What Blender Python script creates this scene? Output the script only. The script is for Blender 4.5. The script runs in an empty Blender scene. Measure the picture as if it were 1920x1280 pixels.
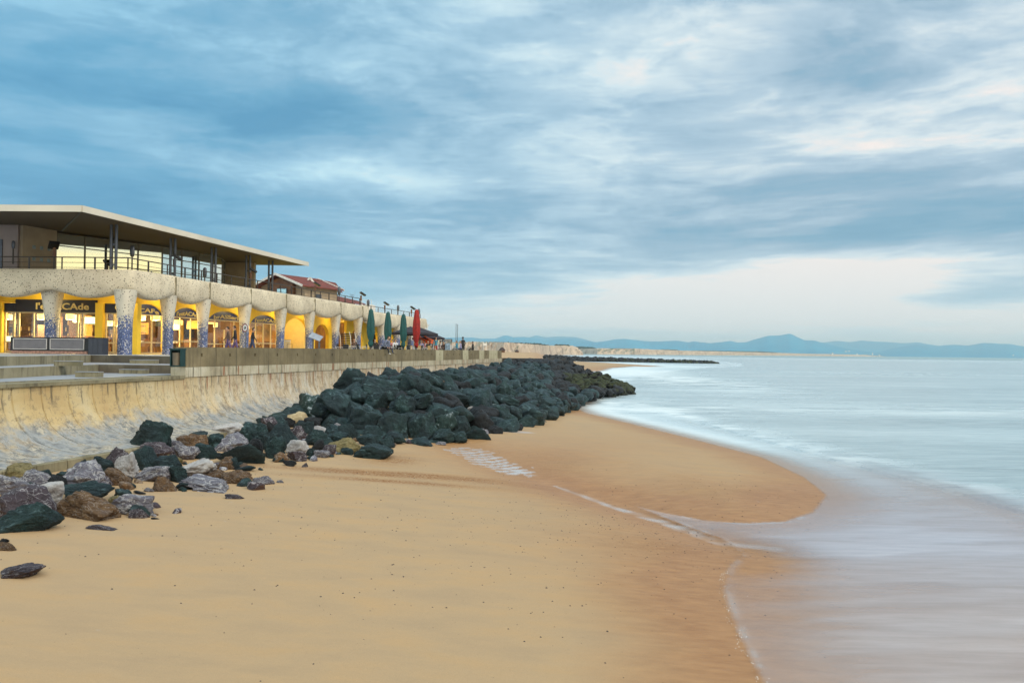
import bpy, bmesh, math, random
import numpy as np
from mathutils import Vector, Matrix, Euler, noise as mnoise
from mathutils.geometry import tessellate_polygon
R = math.radians
rnd = random.Random(7)
S = bpy.context.scene
LP1, LP2 = 260, 55       # watts of the cafe and arcade lamps
COL = S.collection

# ------------------------------------------------------------------ camera
F, EYE = 1493.0, 4.3
PITCH, ROLL = R(.74), R(.67)
_f = Vector((0, math.cos(PITCH), math.sin(PITCH)))
_u0 = Vector((0, -math.sin(PITCH), math.cos(PITCH)))
_r = Vector((1, 0, 0)) * math.cos(ROLL) + _u0 * math.sin(ROLL)
_u = -Vector((1, 0, 0)) * math.sin(ROLL) + _u0 * math.cos(ROLL)
CAM = Vector((0, 0, EYE))
cd = bpy.data.cameras.new('camera')
cd.sensor_width = 36; cd.lens = F / 1920 * 36
cd.clip_start = .1; cd.clip_end = 60000
cam = bpy.data.objects.new('camera', cd); COL.objects.link(cam)
cam.matrix_world = Matrix(((_r.x, _u.x, -_f.x, 0), (_r.y, _u.y, -_f.y, 0), (_r.z, _u.z, -_f.z, EYE), (0, 0, 0, 1)))
S.camera = cam
S.view_settings.view_transform = 'Standard'
S.view_settings.look = 'None'
S.view_settings.exposure = 0.0
S.view_settings.gamma = 1
S.render.engine = 'CYCLES'
S.cycles.use_denoising = True
S.cycles.max_bounces = 8
S.cycles.transparent_max_bounces = 24
S.cycles.volume_bounces = 0
S.cycles.sample_clamp_indirect = 6

def ray(px, py):
    return _f + _r * ((px - 960) / F) - _u * ((py - 640) / F)
def at_z(px, py, z):
    d = ray(px, py); return CAM + d * ((z - EYE) / d.z)
def at_Y(px, py, Y):
    d = ray(px, py); return CAM + d * (Y / d.y)
SL = .2016                      # the shore wall and the long facade run along X = -c + SL*Y
def at_line(px, py, c):
    d = ray(px, py); return CAM + d * (-c / (d.x - SL * d.y))

# ------------------------------------------------------------------ node helpers
class NT:
    def __init__(s, tree): s.t = tree; s.n = tree.nodes; s.l = tree.links
    def add(s, typ, **kw):
        n = s.n.new(typ)
        for k, v in kw.items():
            setattr(n, k, v)
        return n
    def put(s, sock, v):
        if isinstance(v, bpy.types.NodeSocket): s.l.new(v, sock)
        elif v is not None:
            if sock.type == 'RGBA' and len(v) == 3: v = (*v, 1)
            sock.default_value = v
    def math(s, op, a, b=None, c=None, clamp=False):
        n = s.add('ShaderNodeMath', operation=op, use_clamp=clamp)
        s.put(n.inputs[0], a)
        if b is not None: s.put(n.inputs[1], b)
        if c is not None: s.put(n.inputs[2], c)
        return n.outputs[0]
    def mix(s, f, a, b, blend='MIX'):
        n = s.add('ShaderNodeMix', data_type='RGBA', blend_type=blend)
        s.put(n.inputs[0], f); s.put(n.inputs[6], a); s.put(n.inputs[7], b)
        return n.outputs[2]
    def noise(s, vec, scale, detail=4, rough=.5, dist=0.0, dim='3D'):
        n = s.add('ShaderNodeTexNoise', noise_dimensions=dim)
        if vec is not None: s.l.new(vec, n.inputs['Vector'])
        n.inputs['Scale'].default_value = scale; n.inputs['Detail'].default_value = detail
        n.inputs['Roughness'].default_value = rough; n.inputs['Distortion'].default_value = dist
        return n.outputs[0]
    def vor(s, vec, scale, out='Distance', feature='F1', rand=1.0):
        n = s.add('ShaderNodeTexVoronoi', feature=feature)
        if vec is not None: s.l.new(vec, n.inputs['Vector'])
        n.inputs['Scale'].default_value = scale; n.inputs['Randomness'].default_value = rand
        return n.outputs[out]
    def ramp(s, f, stops, interp='LINEAR'):
        n = s.add('ShaderNodeValToRGB'); cr = n.color_ramp; cr.interpolation = interp
        while len(cr.elements) < len(stops): cr.elements.new(.5)
        for e, (p, c) in zip(cr.elements, stops):
            e.position = p
            e.color = (c, c, c, 1) if isinstance(c, (int, float)) else (*c, 1)
        s.put(n.inputs[0], f)
        return n.outputs[0]
    def rng(s, v, a, b, c=0.0, d=1.0, smooth=True):
        n = s.add('ShaderNodeMapRange', interpolation_type='SMOOTHSTEP' if smooth else 'LINEAR')
        s.put(n.inputs[0], v)
        for i, x in enumerate((a, b, c, d)): n.inputs[i + 1].default_value = x
        return n.outputs[0]
    def vmap(s, vec, scale=(1, 1, 1), rot=(0, 0, 0), loc=(0, 0, 0)):
        n = s.add('ShaderNodeMapping'); s.l.new(vec, n.inputs[0])
        n.inputs['Scale'].default_value = scale; n.inputs['Rotation'].default_value = rot; n.inputs['Location'].default_value = loc
        return n.outputs[0]
    def attr(s, name): return s.add('ShaderNodeAttribute', attribute_name=name).outputs['Fac']
    def obj(s): return s.add('ShaderNodeTexCoord').outputs['Object']
    def pos(s): return s.add('ShaderNodeNewGeometry').outputs['Position']
    def sep(s, v):
        n = s.add('ShaderNodeSeparateXYZ'); s.l.new(v, n.inputs[0]); return n.outputs
    def bump(s, h, strength=.5, dist=.05, normal=None):
        n = s.add('ShaderNodeBump'); n.inputs['Strength'].default_value = strength; n.inputs['Distance'].default_value = dist
        s.put(n.inputs['Height'], h)
        if normal is not None: s.l.new(normal, n.inputs['Normal'])
        return n.outputs[0]

def material(name):
    m = bpy.data.materials.new(name); m.use_nodes = True
    t = NT(m.node_tree); b = m.node_tree.nodes['Principled BSDF']
    return m, t, b
MC = {}
def plain(name, col, rough=.6, metal=0.0, var=.12, scale=3.0, bump=.15, emit=None, es=0.0, spec=.5):
    if name in MC: return MC[name]
    m, t, b = material(name)
    o = t.obj(); n = t.noise(o, scale, 5, .6)
    c2 = [max(0, x * (1 - 2 * var)) for x in col]; c3 = [min(1, x * (1 + var)) for x in col]
    t.put(b.inputs['Base Color'], t.ramp(n, [(.3, c2), (.7, c3)]))
    t.put(b.inputs['Roughness'], t.rng(n, .2, .8, rough * .85, min(1, rough * 1.1)))
    b.inputs['Metallic'].default_value = metal; b.inputs['Specular IOR Level'].default_value = spec
    if bump: t.put(b.inputs['Normal'], t.bump(t.noise(o, scale * 8, 4, .6), bump, .02))
    if emit:
        b.inputs['Emission Color'].default_value = (*emit, 1); b.inputs['Emission Strength'].default_value = es
    MC[name] = m; return m

# ------------------------------------------------------------------ world: Nishita sky under a broken cloud deck
SUN_EL, SUN_AZ = R(38), R(112)      # azimuth clockwise from +Y (photo's forward)
w = bpy.data.worlds.new('World'); S.world = w; w.use_nodes = True
t = NT(w.node_tree); w.node_tree.nodes.clear()
gen = t.add('ShaderNodeTexCoord').outputs['Generated']
sky = t.add('ShaderNodeTexSky', sky_type='NISHITA', sun_disc=False, sun_elevation=SUN_EL, sun_rotation=SUN_AZ)
sky.air_density = 1.0; sky.dust_density = 1.5; sky.ozone_density = 2.0
bg1 = t.add('ShaderNodeBackground'); t.put(bg1.inputs[0], sky.outputs[0]); bg1.inputs[1].default_value = .11
sx, sy, sz = t.sep(gen)
az = t.math('ARCTAN2', sx, sy)
el = t.math('ARCSINE', sz)
zz = t.math('ADD', t.math('MAXIMUM', sz, 0.0), .16)
cv = t.add('ShaderNodeCombineXYZ')
t.put(cv.inputs[0], t.math('MULTIPLY', az, 2.0)); t.put(cv.inputs[1], t.math('MULTIPLY', t.math('LOGARITHM', t.math('ADD', t.math('MAXIMUM', sz, 0.0), .085), math.e), 2.1)); cv.inputs[2].default_value = 3.7
wn = t.add('ShaderNodeTexNoise'); t.l.new(cv.outputs[0], wn.inputs['Vector']); wn.inputs['Scale'].default_value = .9; wn.inputs['Detail'].default_value = 3
wv = t.add('ShaderNodeVectorMath', operation='MULTIPLY_ADD')
t.l.new(wn.outputs['Color'], wv.inputs[0]); wv.inputs[1].default_value = (.55, .40, 0); t.l.new(cv.outputs[0], wv.inputs[2])
cw = wv.outputs[0]
big = t.noise(t.vmap(cw, (.85, 1.0, 1), (0, 0, R(-16))), 1.15, 7, .56)
fine = t.noise(t.vmap(cw, (.95, 1.15, 1), (0, 0, R(-22))), 2.7, 9, .6)
wisp = t.noise(t.vmap(cw, (.8, 1.9, 1), (0, 0, R(-8))), 5.5, 9, .66)
def blob(px, py, sa, se, amp, tilt=0.0):
    """a soft patch of the sky centred on a direction; sa, se half-sizes in radians"""
    d = ray(px, py).normalized(); a0 = math.atan2(d.x, d.y); e0 = math.asin(d.z)
    da = t.math('SUBTRACT', az, a0); de = t.math('SUBTRACT', el, e0)
    ct, st = math.cos(tilt), math.sin(tilt)
    u = t.math('ADD', t.math('MULTIPLY', da, ct / sa), t.math('MULTIPLY', de, st / sa))
    v = t.math('ADD', t.math('MULTIPLY', da, -st / se), t.math('MULTIPLY', de, ct / se))
    q = t.math('ADD', t.math('MULTIPLY', u, u), t.math('MULTIPLY', v, v))
    return t.math('MULTIPLY', t.math('EXPONENT', t.math('MULTIPLY', q, -1.0)), amp)
val = t.math('MULTIPLY', t.math('SUBTRACT', big, .5), .75)
val = t.math('ADD', val, t.math('MULTIPLY', t.math('SUBTRACT', fine, .5), .85))
val = t.math('ADD', val, t.math('MULTIPLY', t.math('SUBTRACT', wisp, .5), .40))
val = t.math('ADD', val, t.math('MULTIPLY', t.math('SUBTRACT', t.rng(big, .40, .60), .5), .15))
val = t.math('ADD', val, t.math('MULTIPLY', t.math('SUBTRACT', t.rng(t.noise(t.vmap(cw, (1, 1.3, 1), (0, 0, R(-18)), (3, 1, 0)), 4.2, 8, .58), .42, .60), .5), .16))
val = t.math('ADD', val, .45)
BLOBS = [(150, 260, .34, .10, -.30), (560, 190, .35, .06, -.12), (230, 400, .24, .06, -.16), (820, 215, .40, .035, -.16, .05),
         (470, 308, .10, .022, .50, .04), (690, 332, .09, .016, .32, -.05), (1150, 230, .3, .05, -.08, .1), (1230, 130, .30, .09, .22, .3), (1780, 240, .26, .10, .20, .35),
         (250, 50, .40, .10, .28), (620, 440, .16, .018, .26), (1600, 575, .42, .055, .62), (1250, 590, .35, .022, .38), (1480, 520, .20, .028, .35, .03),
         (1300, 500, .17, .022, -.20, -.03), (1350, 440, .26, .03, -.10, -.03), (1750, 430, .20, .02, -.14), (1650, 490, .22, .02, .22, .04), (1830, 552, .13, .018, -.62, .12), (1060, 400, .26, .05, -.03),
         (1030, 460, .10, .022, .12), (1640, 520, .12, .016, .25), (700, 600, .60, .035, .06), (1860, 180, .12, .03, .16, .3), (1750, 75, .05, .015, .15, .3), (1750, 20, .2, .05, -.12, .2)]
for b_ in BLOBS: val = t.math('ADD', val, blob(*b_))
ccol = t.ramp(val, [(.0, (.13, .35, .53)), (.22, (.20, .43, .60)), (.42, (.31, .51, .66)), (.62, (.45, .65, .78)), (.82, (.68, .85, .91)), (1.0, (.92, .93, .90))])
# bluer towards the left of the view, greyer and warmer towards the right
side = t.rng(az, R(-34), R(24))
ccol = t.mix(side, t.mix(1.0, ccol, (.72, .98, 1.08), 'MULTIPLY'), t.mix(1.0, ccol, (1.10, 1.0, .98), 'MULTIPLY'))
# milky band towards the horizon
hz = t.rng(el, R(0), R(9), 1, 0)
hcol = t.mix(side, (.27, .65, .86), (.62, .84, .92))
ccol = t.mix(t.math('MULTIPLY', hz, .72), ccol, t.mix(t.rng(val, .3, 1.0), hcol, (.80, .88, .90)))
# low sun glow behind right, extra sky brightness added there to light the ground
gd = Vector((math.sin(R(165)), math.cos(R(165)), .75)).normalized()
dp = t.add('ShaderNodeVectorMath', operation='DOT_PRODUCT'); t.l.new(gen, dp.inputs[0]); dp.inputs[1].default_value = gd
glow = t.math('POWER', t.math('MAXIMUM', dp.outputs['Value'], 0.0), 2.4)
ba = t.rng(sy, .12, -.5)
upm = t.rng(sz, .42, .9)
lowb = t.math('MULTIPLY', t.rng(el, R(7.2), R(5.3)), t.math('MULTIPLY', t.rng(az, R(77), R(88)), t.rng(az, R(150), R(120))))
lum = t.math('ADD', t.math('MULTIPLY', glow, 1.7), t.math('ADD', t.math('MULTIPLY', ba, .22), t.math('MULTIPLY', upm, .45)))
front = t.math('MULTIPLY', t.rng(sy, .55, .75), t.rng(sz, .62, .45))     # no extra light in the view itself
lum = t.math('MULTIPLY', lum, t.math('SUBTRACT', 1.0, front))
cc = t.add('ShaderNodeCombineXYZ')
for i in range(3): t.put(cc.inputs[i], lum)
add = t.mix(1.0, t.mix(t.rng(glow, .0, .8), (1.0, .98, .94), (1.0, .84, .58)), cc.outputs[0], 'MULTIPLY')
ccol = t.mix(1.0, ccol, add, 'ADD')
ccol = t.mix(t.math('MULTIPLY', lowb, .85), ccol, (2.0, 1.5, .60))
ccol.node.clamp_result = False
bg2 = t.add('ShaderNodeBackground'); t.put(bg2.inputs[0], ccol); bg2.inputs[1].default_value = 1.0
mixs = t.add('ShaderNodeMixShader'); mixs.inputs[0].default_value = .94
t.l.new(bg1.outputs[0], mixs.inputs[1]); t.l.new(bg2.outputs[0], mixs.inputs[2])
wo = t.add('ShaderNodeOutputWorld'); t.l.new(mixs.outputs[0], wo.inputs[0])

sl = bpy.data.lights.new('sun', 'SUN'); sl.energy = 1.45; sl.angle = R(12); sl.color = (1, .9, .76)
so = bpy.data.objects.new('sun', sl); COL.objects.link(so)
_sd = Vector((math.sin(SUN_AZ) * math.cos(SUN_EL), math.cos(SUN_AZ) * math.cos(SUN_EL), math.sin(SUN_EL)))
so.rotation_euler = _sd.to_track_quat('Z', 'Y').to_euler()

# ------------------------------------------------------------------ object helpers
def link(o, parent=None):
    COL.objects.link(o)
    if parent is not None: o.parent = parent
    return o
def tag(o, label=None, cat=None, group=None, kind=None):
    if label: o['label'] = label
    if cat: o['category'] = cat
    if group: o['group'] = group
    if kind: o['kind'] = kind
    return o
def empty(name, loc=(0, 0, 0), rz=0.0, label=None, cat=None, group=None):
    o = bpy.data.objects.new(name, None); o.empty_display_size = .3
    o.location = loc; o.rotation_euler = (0, 0, rz)
    link(o); return tag(o, label, cat, group)
def raw(name, vs, fs, mat=None, parent=None, smooth=False):
    me = bpy.data.meshes.new(name); me.from_pydata([tuple(v) for v in vs], [], fs)
    if mat: me.materials.append(mat)
    if smooth: me.polygons.foreach_set('use_smooth', [True] * len(me.polygons))
    me.update(); return link(bpy.data.objects.new(name, me), parent)
class MB:
    """collects shapes into ONE mesh"""
    def __init__(s): s.v = []; s.f = []; s.mi = []; s.m = 0
    def _add(s, vs, fs):
        k = len(s.v); s.v += [Vector(v) for v in vs]; s.f += [[i + k for i in f] for f in fs]; s.mi += [s.m] * len(fs); return s
    def box(s, c, d, rz=0.0, M=None):
        x, y, z = (q / 2 for q in d)
        vs = [Vector((i * x, j * y, k * z)) for i in (-1, 1) for j in (-1, 1) for k in (-1, 1)]
        rot = Matrix.Rotation(rz, 3, 'Z') if M is None else M
        return s._add([rot @ v + Vector(c) for v in vs], [(0, 1, 3, 2), (4, 6, 7, 5), (0, 4, 5, 1), (2, 3, 7, 6), (0, 2, 6, 4), (1, 5, 7, 3)])
    def bar(s, a, b, wd, hd=None, up=Vector((0, 0, 1))):
        a, b = Vector(a), Vector(b); hd = hd or wd; d = (b - a).normalized()
        sd = d.cross(up); sd = sd.normalized() if sd.length > 1e-4 else Vector((1, 0, 0)); uu = sd.cross(d)
        vs = []
        for p in (a, b):
            for i, j in ((-1, -1), (1, -1), (1, 1), (-1, 1)): vs.append(p + sd * i * wd / 2 + uu * j * hd / 2)
        return s._add(vs, [(0, 1, 2, 3), (7, 6, 5, 4), (0, 4, 5, 1), (1, 5, 6, 2), (2, 6, 7, 3), (3, 7, 4, 0)])
    def tube(s, pts, rad, n=8, cap=True):
        pts = [Vector(p) for p in pts]; rad = rad if isinstance(rad, (list, tuple)) else [rad] * len(pts)
        vs = []
        for i, p in enumerate(pts):
            d = (pts[min(i + 1, len(pts) - 1)] - pts[max(i - 1, 0)]).normalized()
            a = d.cross(Vector((0, 0, 1))); a = a.normalized() if a.length > 1e-3 else Vector((1, 0, 0)); b = d.cross(a)
            for k in range(n): q = 2 * math.pi * k / n; vs.append(p + (a * math.cos(q) + b * math.sin(q)) * rad[i])
        fs = [(i * n + k, i * n + (k + 1) % n, (i + 1) * n + (k + 1) % n, (i + 1) * n + k) for i in range(len(pts) - 1) for k in range(n)]
        if cap: fs += [tuple(range(n))[::-1], tuple((len(pts) - 1) * n + k for k in range(n))]
        return s._add(vs, fs)
    def lathe(s, c, prof, n=16, sc=(1, 1)):
        c = Vector(c); vs = [c + Vector((r * math.cos(2 * math.pi * k / n) * sc[0], r * math.sin(2 * math.pi * k / n) * sc[1], z)) for r, z in prof for k in range(n)]
        m = len(prof)
        fs = [(i * n + k, i * n + (k + 1) % n, (i + 1) * n + (k + 1) % n, (i + 1) * n + k) for i in range(m - 1) for k in range(n)]
        fs += [tuple(range(n))[::-1], tuple((m - 1) * n + k for k in range(n))]
        return s._add(vs, fs)
    def prism(s, poly, z0, z1):
        n = len(poly); vs = [Vector((p[0], p[1], z0)) for p in poly] + [Vector((p[0], p[1], z1)) for p in poly]
        tri = tessellate_polygon([[Vector((p[0], p[1], 0)) for p in poly]])
        fs = [tuple(x)[::-1] for x in tri] + [tuple(i + n for i in x) for x in tri]
        fs += [(i, (i + 1) % n, n + (i + 1) % n, n + i) for i in range(n)]
        return s._add(vs, fs)
    def build(s, name, mat, parent=None, smooth=False):
        me = bpy.data.meshes.new(name); me.from_pydata([tuple(v) for v in s.v], [], s.f)
        for m in (mat if isinstance(mat, (list, tuple)) else [mat]): me.materials.append(m)
        if any(s.mi): me.polygons.foreach_set('material_index', s.mi)
        bm = bmesh.new(); bm.from_mesh(me); bmesh.ops.recalc_face_normals(bm, faces=bm.faces); bm.to_mesh(me); bm.free()
        if smooth: me.polygons.foreach_set('use_smooth', [True] * len(me.polygons))
        me.update(); return link(bpy.data.objects.new(name, me), parent)
def copy_tree(o, parent=None):
    c = o.copy(); COL.objects.link(c); c.parent = parent
    for ch in [x for x in COL.objects if x.parent == o]: copy_tree(ch, c)
    return c

# numpy value noise
def _h(ix, iy, seed):
    n = (ix.astype(np.int64) * 374761393 + iy.astype(np.int64) * 668265263 + seed * 144269504) & 0x7fffffff
    n = ((n ^ (n >> 13)) * 1274126177) & 0x7fffffff
    return ((n ^ (n >> 16)) & 0xffff) / 65535.0
def vnoise(x, y, seed=0):
    ix, iy = np.floor(x), np.floor(y); fx, fy = x - ix, y - iy
    fx = fx * fx * (3 - 2 * fx); fy = fy * fy * (3 - 2 * fy)
    a = _h(ix, iy, seed); b = _h(ix + 1, iy, seed); c = _h(ix, iy + 1, seed); d = _h(ix + 1, iy + 1, seed)
    return a + (b - a) * fx + (c - a) * fy + (a - b - c + d) * fx * fy
def fbm(x, y, oct=4, seed=0):
    s_, a, tot = 0, 1.0, 0
    for i in range(oct): s_ = s_ + a * vnoise(x * 2 ** i, y * 2 ** i, seed + i * 17); tot += a; a *= .5
    return s_ / tot
def sstep(a, b, x):
    q = np.clip((x - a) / (b - a), 0, 1); return q * q * (3 - 2 * q)
def dist_poly(X, Y, P, closed=False):
    """distance to a polyline and the sign (+ on its right-hand side going along it)"""
    best = np.full(X.shape, 1e18); sg = np.zeros(X.shape); n = len(P)
    for i in range(n if closed else n - 1):
        ax, ay = P[i][:2]; bx, by = P[(i + 1) % n][:2]; dx, dy = bx - ax, by - ay; L = dx * dx + dy * dy
        q = np.clip(((X - ax) * dx + (Y - ay) * dy) / L, 0, 1)
        ex, ey = X - (ax + q * dx), Y - (ay + q * dy); d = ex * ex + ey * ey
        m = d < best - 1e-9; cr = dx * ey - dy * ex
        best = np.where(m, d, best); sg = np.where(m, np.where(cr < 0, 1.0, -1.0), sg)
    return np.sqrt(best), sg
def inside(X, Y, P):
    r_ = np.zeros(X.shape, bool); n = len(P)
    for i in range(n):
        ax, ay = P[i][:2]; bx, by = P[(i + 1) % n][:2]
        if ay == by: continue
        r_ ^= ((ay > Y) != (by > Y)) & (X < (bx - ax) * (Y - ay) / (by - ay) + ax)
    return r_
# ================================================================== ground heights
ZS = -.55
S_PX = [(1530, 1500), (1432, 1300), (1400, 1228), (1376, 1180), (1357, 1125), (1351, 1088), (1366, 1060), (1392, 1035), (1352, 1008), (1300, 990), (1238, 966), (1180, 943),
        (1240, 957), (1320, 972), (1400, 979), (1470, 977), (1520, 960), (1546, 928), (1505, 895), (1425, 857), (1300, 824), (1180, 794), (1100, 775), (1068, 762)]
SH = [(5.5, -60.0), (4.2, 4.0)] + [tuple(at_z(x, y, ZS)[:2]) for x, y in S_PX] + \
     [(7.5, 80), (10, 108), (14, 150), (17.2, 196), (24, 216), (31, 256), (44, 292), (57, 297), (52, 340), (46, 390), (34, 445), (21, 475), (20, 520), (34, 850), (62, 1500)]
SHP = SH + [(-3000, 1500), (-3000, -60)]
LAND_POLY = SHP
PILE = [(-14.2, 44), (-12.3, 38.6), (-9.4, 36.8), (-6.5, 35.4), (-3.4, 35.6), (-1.0, 38.5), (.6, 44), (1.9, 51), (3.6, 58), (5.2, 66), (8, 78), (12.4, 90), (14.6, 95), (13.5, 99), (9.5, 108), (7, 116), (-2, 118), (-6, 100)]
WL = lambda Y, c=21.7: -c + SL * Y
def pile_h(X, Y):
    d, _ = dist_poly(X, Y, PILE, True); ins = inside(X, Y, PILE)
    top = 2.35 + sstep(80, 95, Y) * 1.0 - sstep(7.0, 9.4, X) * 1.75 * sstep(84, 92, Y)
    # a long slope up to the wall, falling away towards the tip of the groyne
    h = .1 + d * .40
    h = np.minimum(h, top - sstep(1.5, 8, X) * 1.3 * (1 - sstep(80, 92, Y)))
    h = np.minimum(h, 3.35 - np.maximum(0, X - 9.4) * .42)
    return np.where(ins, h, -9.0)
def beach_h(X, Y):
    d, _ = dist_poly(X, Y, SH); land = inside(X, Y, LAND_POLY)
    far = sstep(112, 170, Y)
    up = -.55 + d * .068 * (1 - far) + far * (.018 * d + 4.0 * sstep(-1, 13, .040 * Y - X) + .4 * sstep(8, 60, .03 * Y - X))
    cap = .72 + far * (3.5 + .5 * fbm(X / 40, Y / 60, 3, 5))
    up = cap - np.log1p(np.exp(np.clip((cap - up) * 3, -30, 30))) / 3
    dn = -.55 - np.minimum(d * .03, 3.0)
    z = np.where(land, up, dn)
    u = X - WL(Y)
    z = np.where((u < 3.2) & (Y < 108), np.minimum(z, 1.2), z)
    z = z + (fbm(X / 9 + Y / 23, Y / 7 - X / 31, 2, 2) - .5) * .06 * sstep(.3, 4, d) * (Y < 300)
    # shallow channel behind the bar, scour at the toe of the rocks
    dc, _ = dist_poly(X, Y, CHAN); z = z - .14 * np.exp(-(dc / 1.3) ** 2) * (Y < 60)
    return z
CHAN = [tuple(at_z(x, y, z)[:2]) for x, y, z in ((850, 838, -.05), (905, 858, -.1), (960, 880, -.2), (1030, 900, -.3), (1120, 927, -.4), (1238, 966, -.5), (1352, 1008, -.55), (1450, 1020, -.6))]
def ground(X, Y):
    X = np.asarray(X, float); Y = np.asarray(Y, float)
    z = beach_h(X, Y); return np.maximum(z, pile_h(X, Y) - 1.1)
def surf(X, Y):
    X = np.asarray(X, float); Y = np.asarray(Y, float)
    return np.maximum(beach_h(X, Y), pile_h(X, Y))
_T = np.concatenate([np.linspace(6, 60, 500), np.linspace(60, 200, 400)[1:]])
def hit(px, py, fn=None):
    """where the sight line meets the ground"""
    d = ray(px, py); X = _T * d.x; Y = _T * d.y; Z = EYE + _T * d.z
    g = (fn or surf)(X, Y); k = np.argmax(Z < g)
    return Vector((X[k], Y[k], float(g[k])))

# ------------------------------------------------------------------ polar sheet: beach and sea share the same tessellation
def polar(angs, rad):
    A, Rr = np.meshgrid(angs, rad); return np.sin(A) * Rr, np.cos(A) * Rr
angs = np.concatenate([np.radians(np.linspace(-180, -44, 50)[:-1]), np.radians(np.linspace(-44, 44, 640)), np.radians(np.linspace(44, 180, 50)[1:])])
rad = np.concatenate([[.5, 2, 4], np.geomspace(6, 140, 560), np.geomspace(142, 1400, 90)])
GX, GY = polar(angs, rad)
def grid_mesh(name, X, Y, Z, attrs, mat, keep=None, wrap=False):
    nr, na = X.shape
    idx = np.arange(nr * na).reshape(nr, na)
    q = np.stack([idx[:-1, :-1], idx[1:, :-1], idx[1:, 1:], idx[:-1, 1:]], -1).reshape(-1, 4)[:, ::-1]
    if keep is not None:
        k = keep.ravel(); q = q[k[q].any(1)]
    used = np.zeros(nr * na, bool); used[q.ravel()] = True
    rem = np.cumsum(used) - 1; q = rem[q]
    co = np.stack([X, Y, Z], -1).reshape(-1, 3)[used]
    me = bpy.data.meshes.new(name)
    me.vertices.add(len(co)); me.vertices.foreach_set('co', co.ravel())
    me.loops.add(q.size); me.loops.foreach_set('vertex_index', q.ravel().astype(np.int32))
    me.polygons.add(len(q)); me.polygons.foreach_set('loop_start', np.arange(0, q.size, 4, dtype=np.int32))
    me.polygons.foreach_set('loop_total', np.full(len(q), 4, np.int32))
    me.polygons.foreach_set('use_smooth', np.ones(len(q), bool))
    me.update(calc_edges=True); me.validate()
    for n_, a in attrs.items():
        at = me.attributes.new(n_, 'FLOAT', 'POINT'); at.data.foreach_set('value', a.ravel()[used].astype(np.float32))
    me.materials.append(mat); return link(bpy.data.objects.new(name, me))

def wblob(X, Y, px, py, sx, sy, amp=1.0, z=ZS):
    """soft patch on the sand round a point, half-sizes in metres"""
    c = at_z(px, py, z) if z < -.4 else hit(px, py, beach_h); return amp * np.exp(-((X - c.x) / sx) ** 2 - ((Y - c.y) / sy) ** 2)

BZ = ground(GX, GY)
dS, _ = dist_poly(GX, GY, SH); land = inside(GX, GY, LAND_POLY)
sd = np.where(land, dS, -dS)                                   # metres inland of the water's edge
dCh, _ = dist_poly(GX, GY, CHAN)
dP, _ = dist_poly(GX, GY, PILE, True)
nz = fbm(GX / 2.2, GY / 1.1, 4, 3) - .5
damp = np.clip(1 - sstep(.0, 3.2, sd + nz * 2.2), 0, 1)
damp = np.maximum(damp, .95 * np.exp(-(dCh / 2.0) ** 2))
bar = wblob(GX, GY, 1330, 935, 5.5, 3.4, 1.15) + wblob(GX, GY, 1200, 850, 6.5, 10, .45) + wblob(GX, GY, 1040, 870, 2.5, 5, .7) + wblob(GX, GY, 1230, 1040, 3.0, 3.5, .75) + wblob(GX, GY, 1300, 1150, 1.6, 4.5, .6)
bar = np.clip(bar * (1 + nz * .8), 0, 1)
damp = np.clip(damp * .75 + bar * .55, 0, 1) * (GY < 140) + (GY >= 140) * np.clip(1 - sd / 12, 0, 1) * .7
rust = wblob(GX, GY, 680, 886, 3.2, .45, 1.0, .1) + wblob(GX, GY, 790, 890, 2.2, .35, .6, .1) + wblob(GX, GY, 735, 902, 3.4, .35, .8, .1) + wblob(GX, GY, 735, 862, 1.2, 1.4, .65, .1) + wblob(GX, GY, 900, 902, 3.5, .5, .45, -.1) + wblob(GX, GY, 1035, 870, 1.6, 2.5, .35, -.3) + wblob(GX, GY, 1440, 930, 3.0, 1.2, .25, -.5) + wblob(GX, GY, 1255, 1028, 1.6, .8, .4, -.5)
rust = np.clip(rust * (.55 + 1.3 * fbm(GX / .8, GY / .22, 4, 9)), 0, 1)
_b = -.28; _gu = GX * math.cos(_b) + GY * math.sin(_b); _gv = GY * math.cos(_b) - GX * math.sin(_b)
BZ = BZ + ((fbm(GX / .7, GY / .35, 4, 91) - .5) * .016 + (fbm(_gu / 2.2, _gv / .16, 3, 92) - .5) * .010 * (GY < 24) * sstep(.45, .62, fbm(GX / 3, GY / 2, 2, 95))) * (GY < 70) * land * sstep(.1, 1.2, sd)
# ripples and the pools between them, at the toe of the rocks
rip = np.exp(-((dCh) / 2.4) ** 2) * sstep(31, 33.5, GY) * (1 - sstep(37, 39, GY))
ph = (GX * .50 - GY * .86) * 2 * math.pi / .50 + 2.5 * fbm(GX / 1.2, GY / 2, 3, 11) * 3
ripw = np.sin(ph)
BZ = BZ + rip * ripw * .02
pool = np.exp(-(np.maximum(dCh - .15, 0) / .75) ** 2) * sstep(29.2, 30.8, GY) * (1 - sstep(34.5, 36.5, GY))
pool = pool * (.52 - .55 * ripw * sstep(29.6, 31.5, GY) + .2 * (1 - sstep(29.8, 31.2, GY)))
pool = np.clip((pool + (fbm(GX / .22, GY / .3, 4, 21) - .5) * .95 - .36) * 5, 0, 1)
stream = np.clip(np.exp(-(dCh / (.22 + .5 * sstep(30, 22, GY))) ** 2) * (GY < 30.2) * (.7 + .9 * (fbm(GX / 1.2, GY / .6, 3, 31) - .3)) * 1.8 - .5, 0, 1) if False else \
    np.clip((np.exp(-(dCh / (.10 + .38 * (1 - sstep(22, 30, GY)))) ** 2) - .55 + (fbm(GX / .9, GY / .35, 3, 31) - .5) * .7) * 1.7, 0, 1) * (GY < 28.4) * (.25 + .75 * sstep(.35, .6, fbm(GX / .7, GY / .7, 3, 77)))
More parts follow.
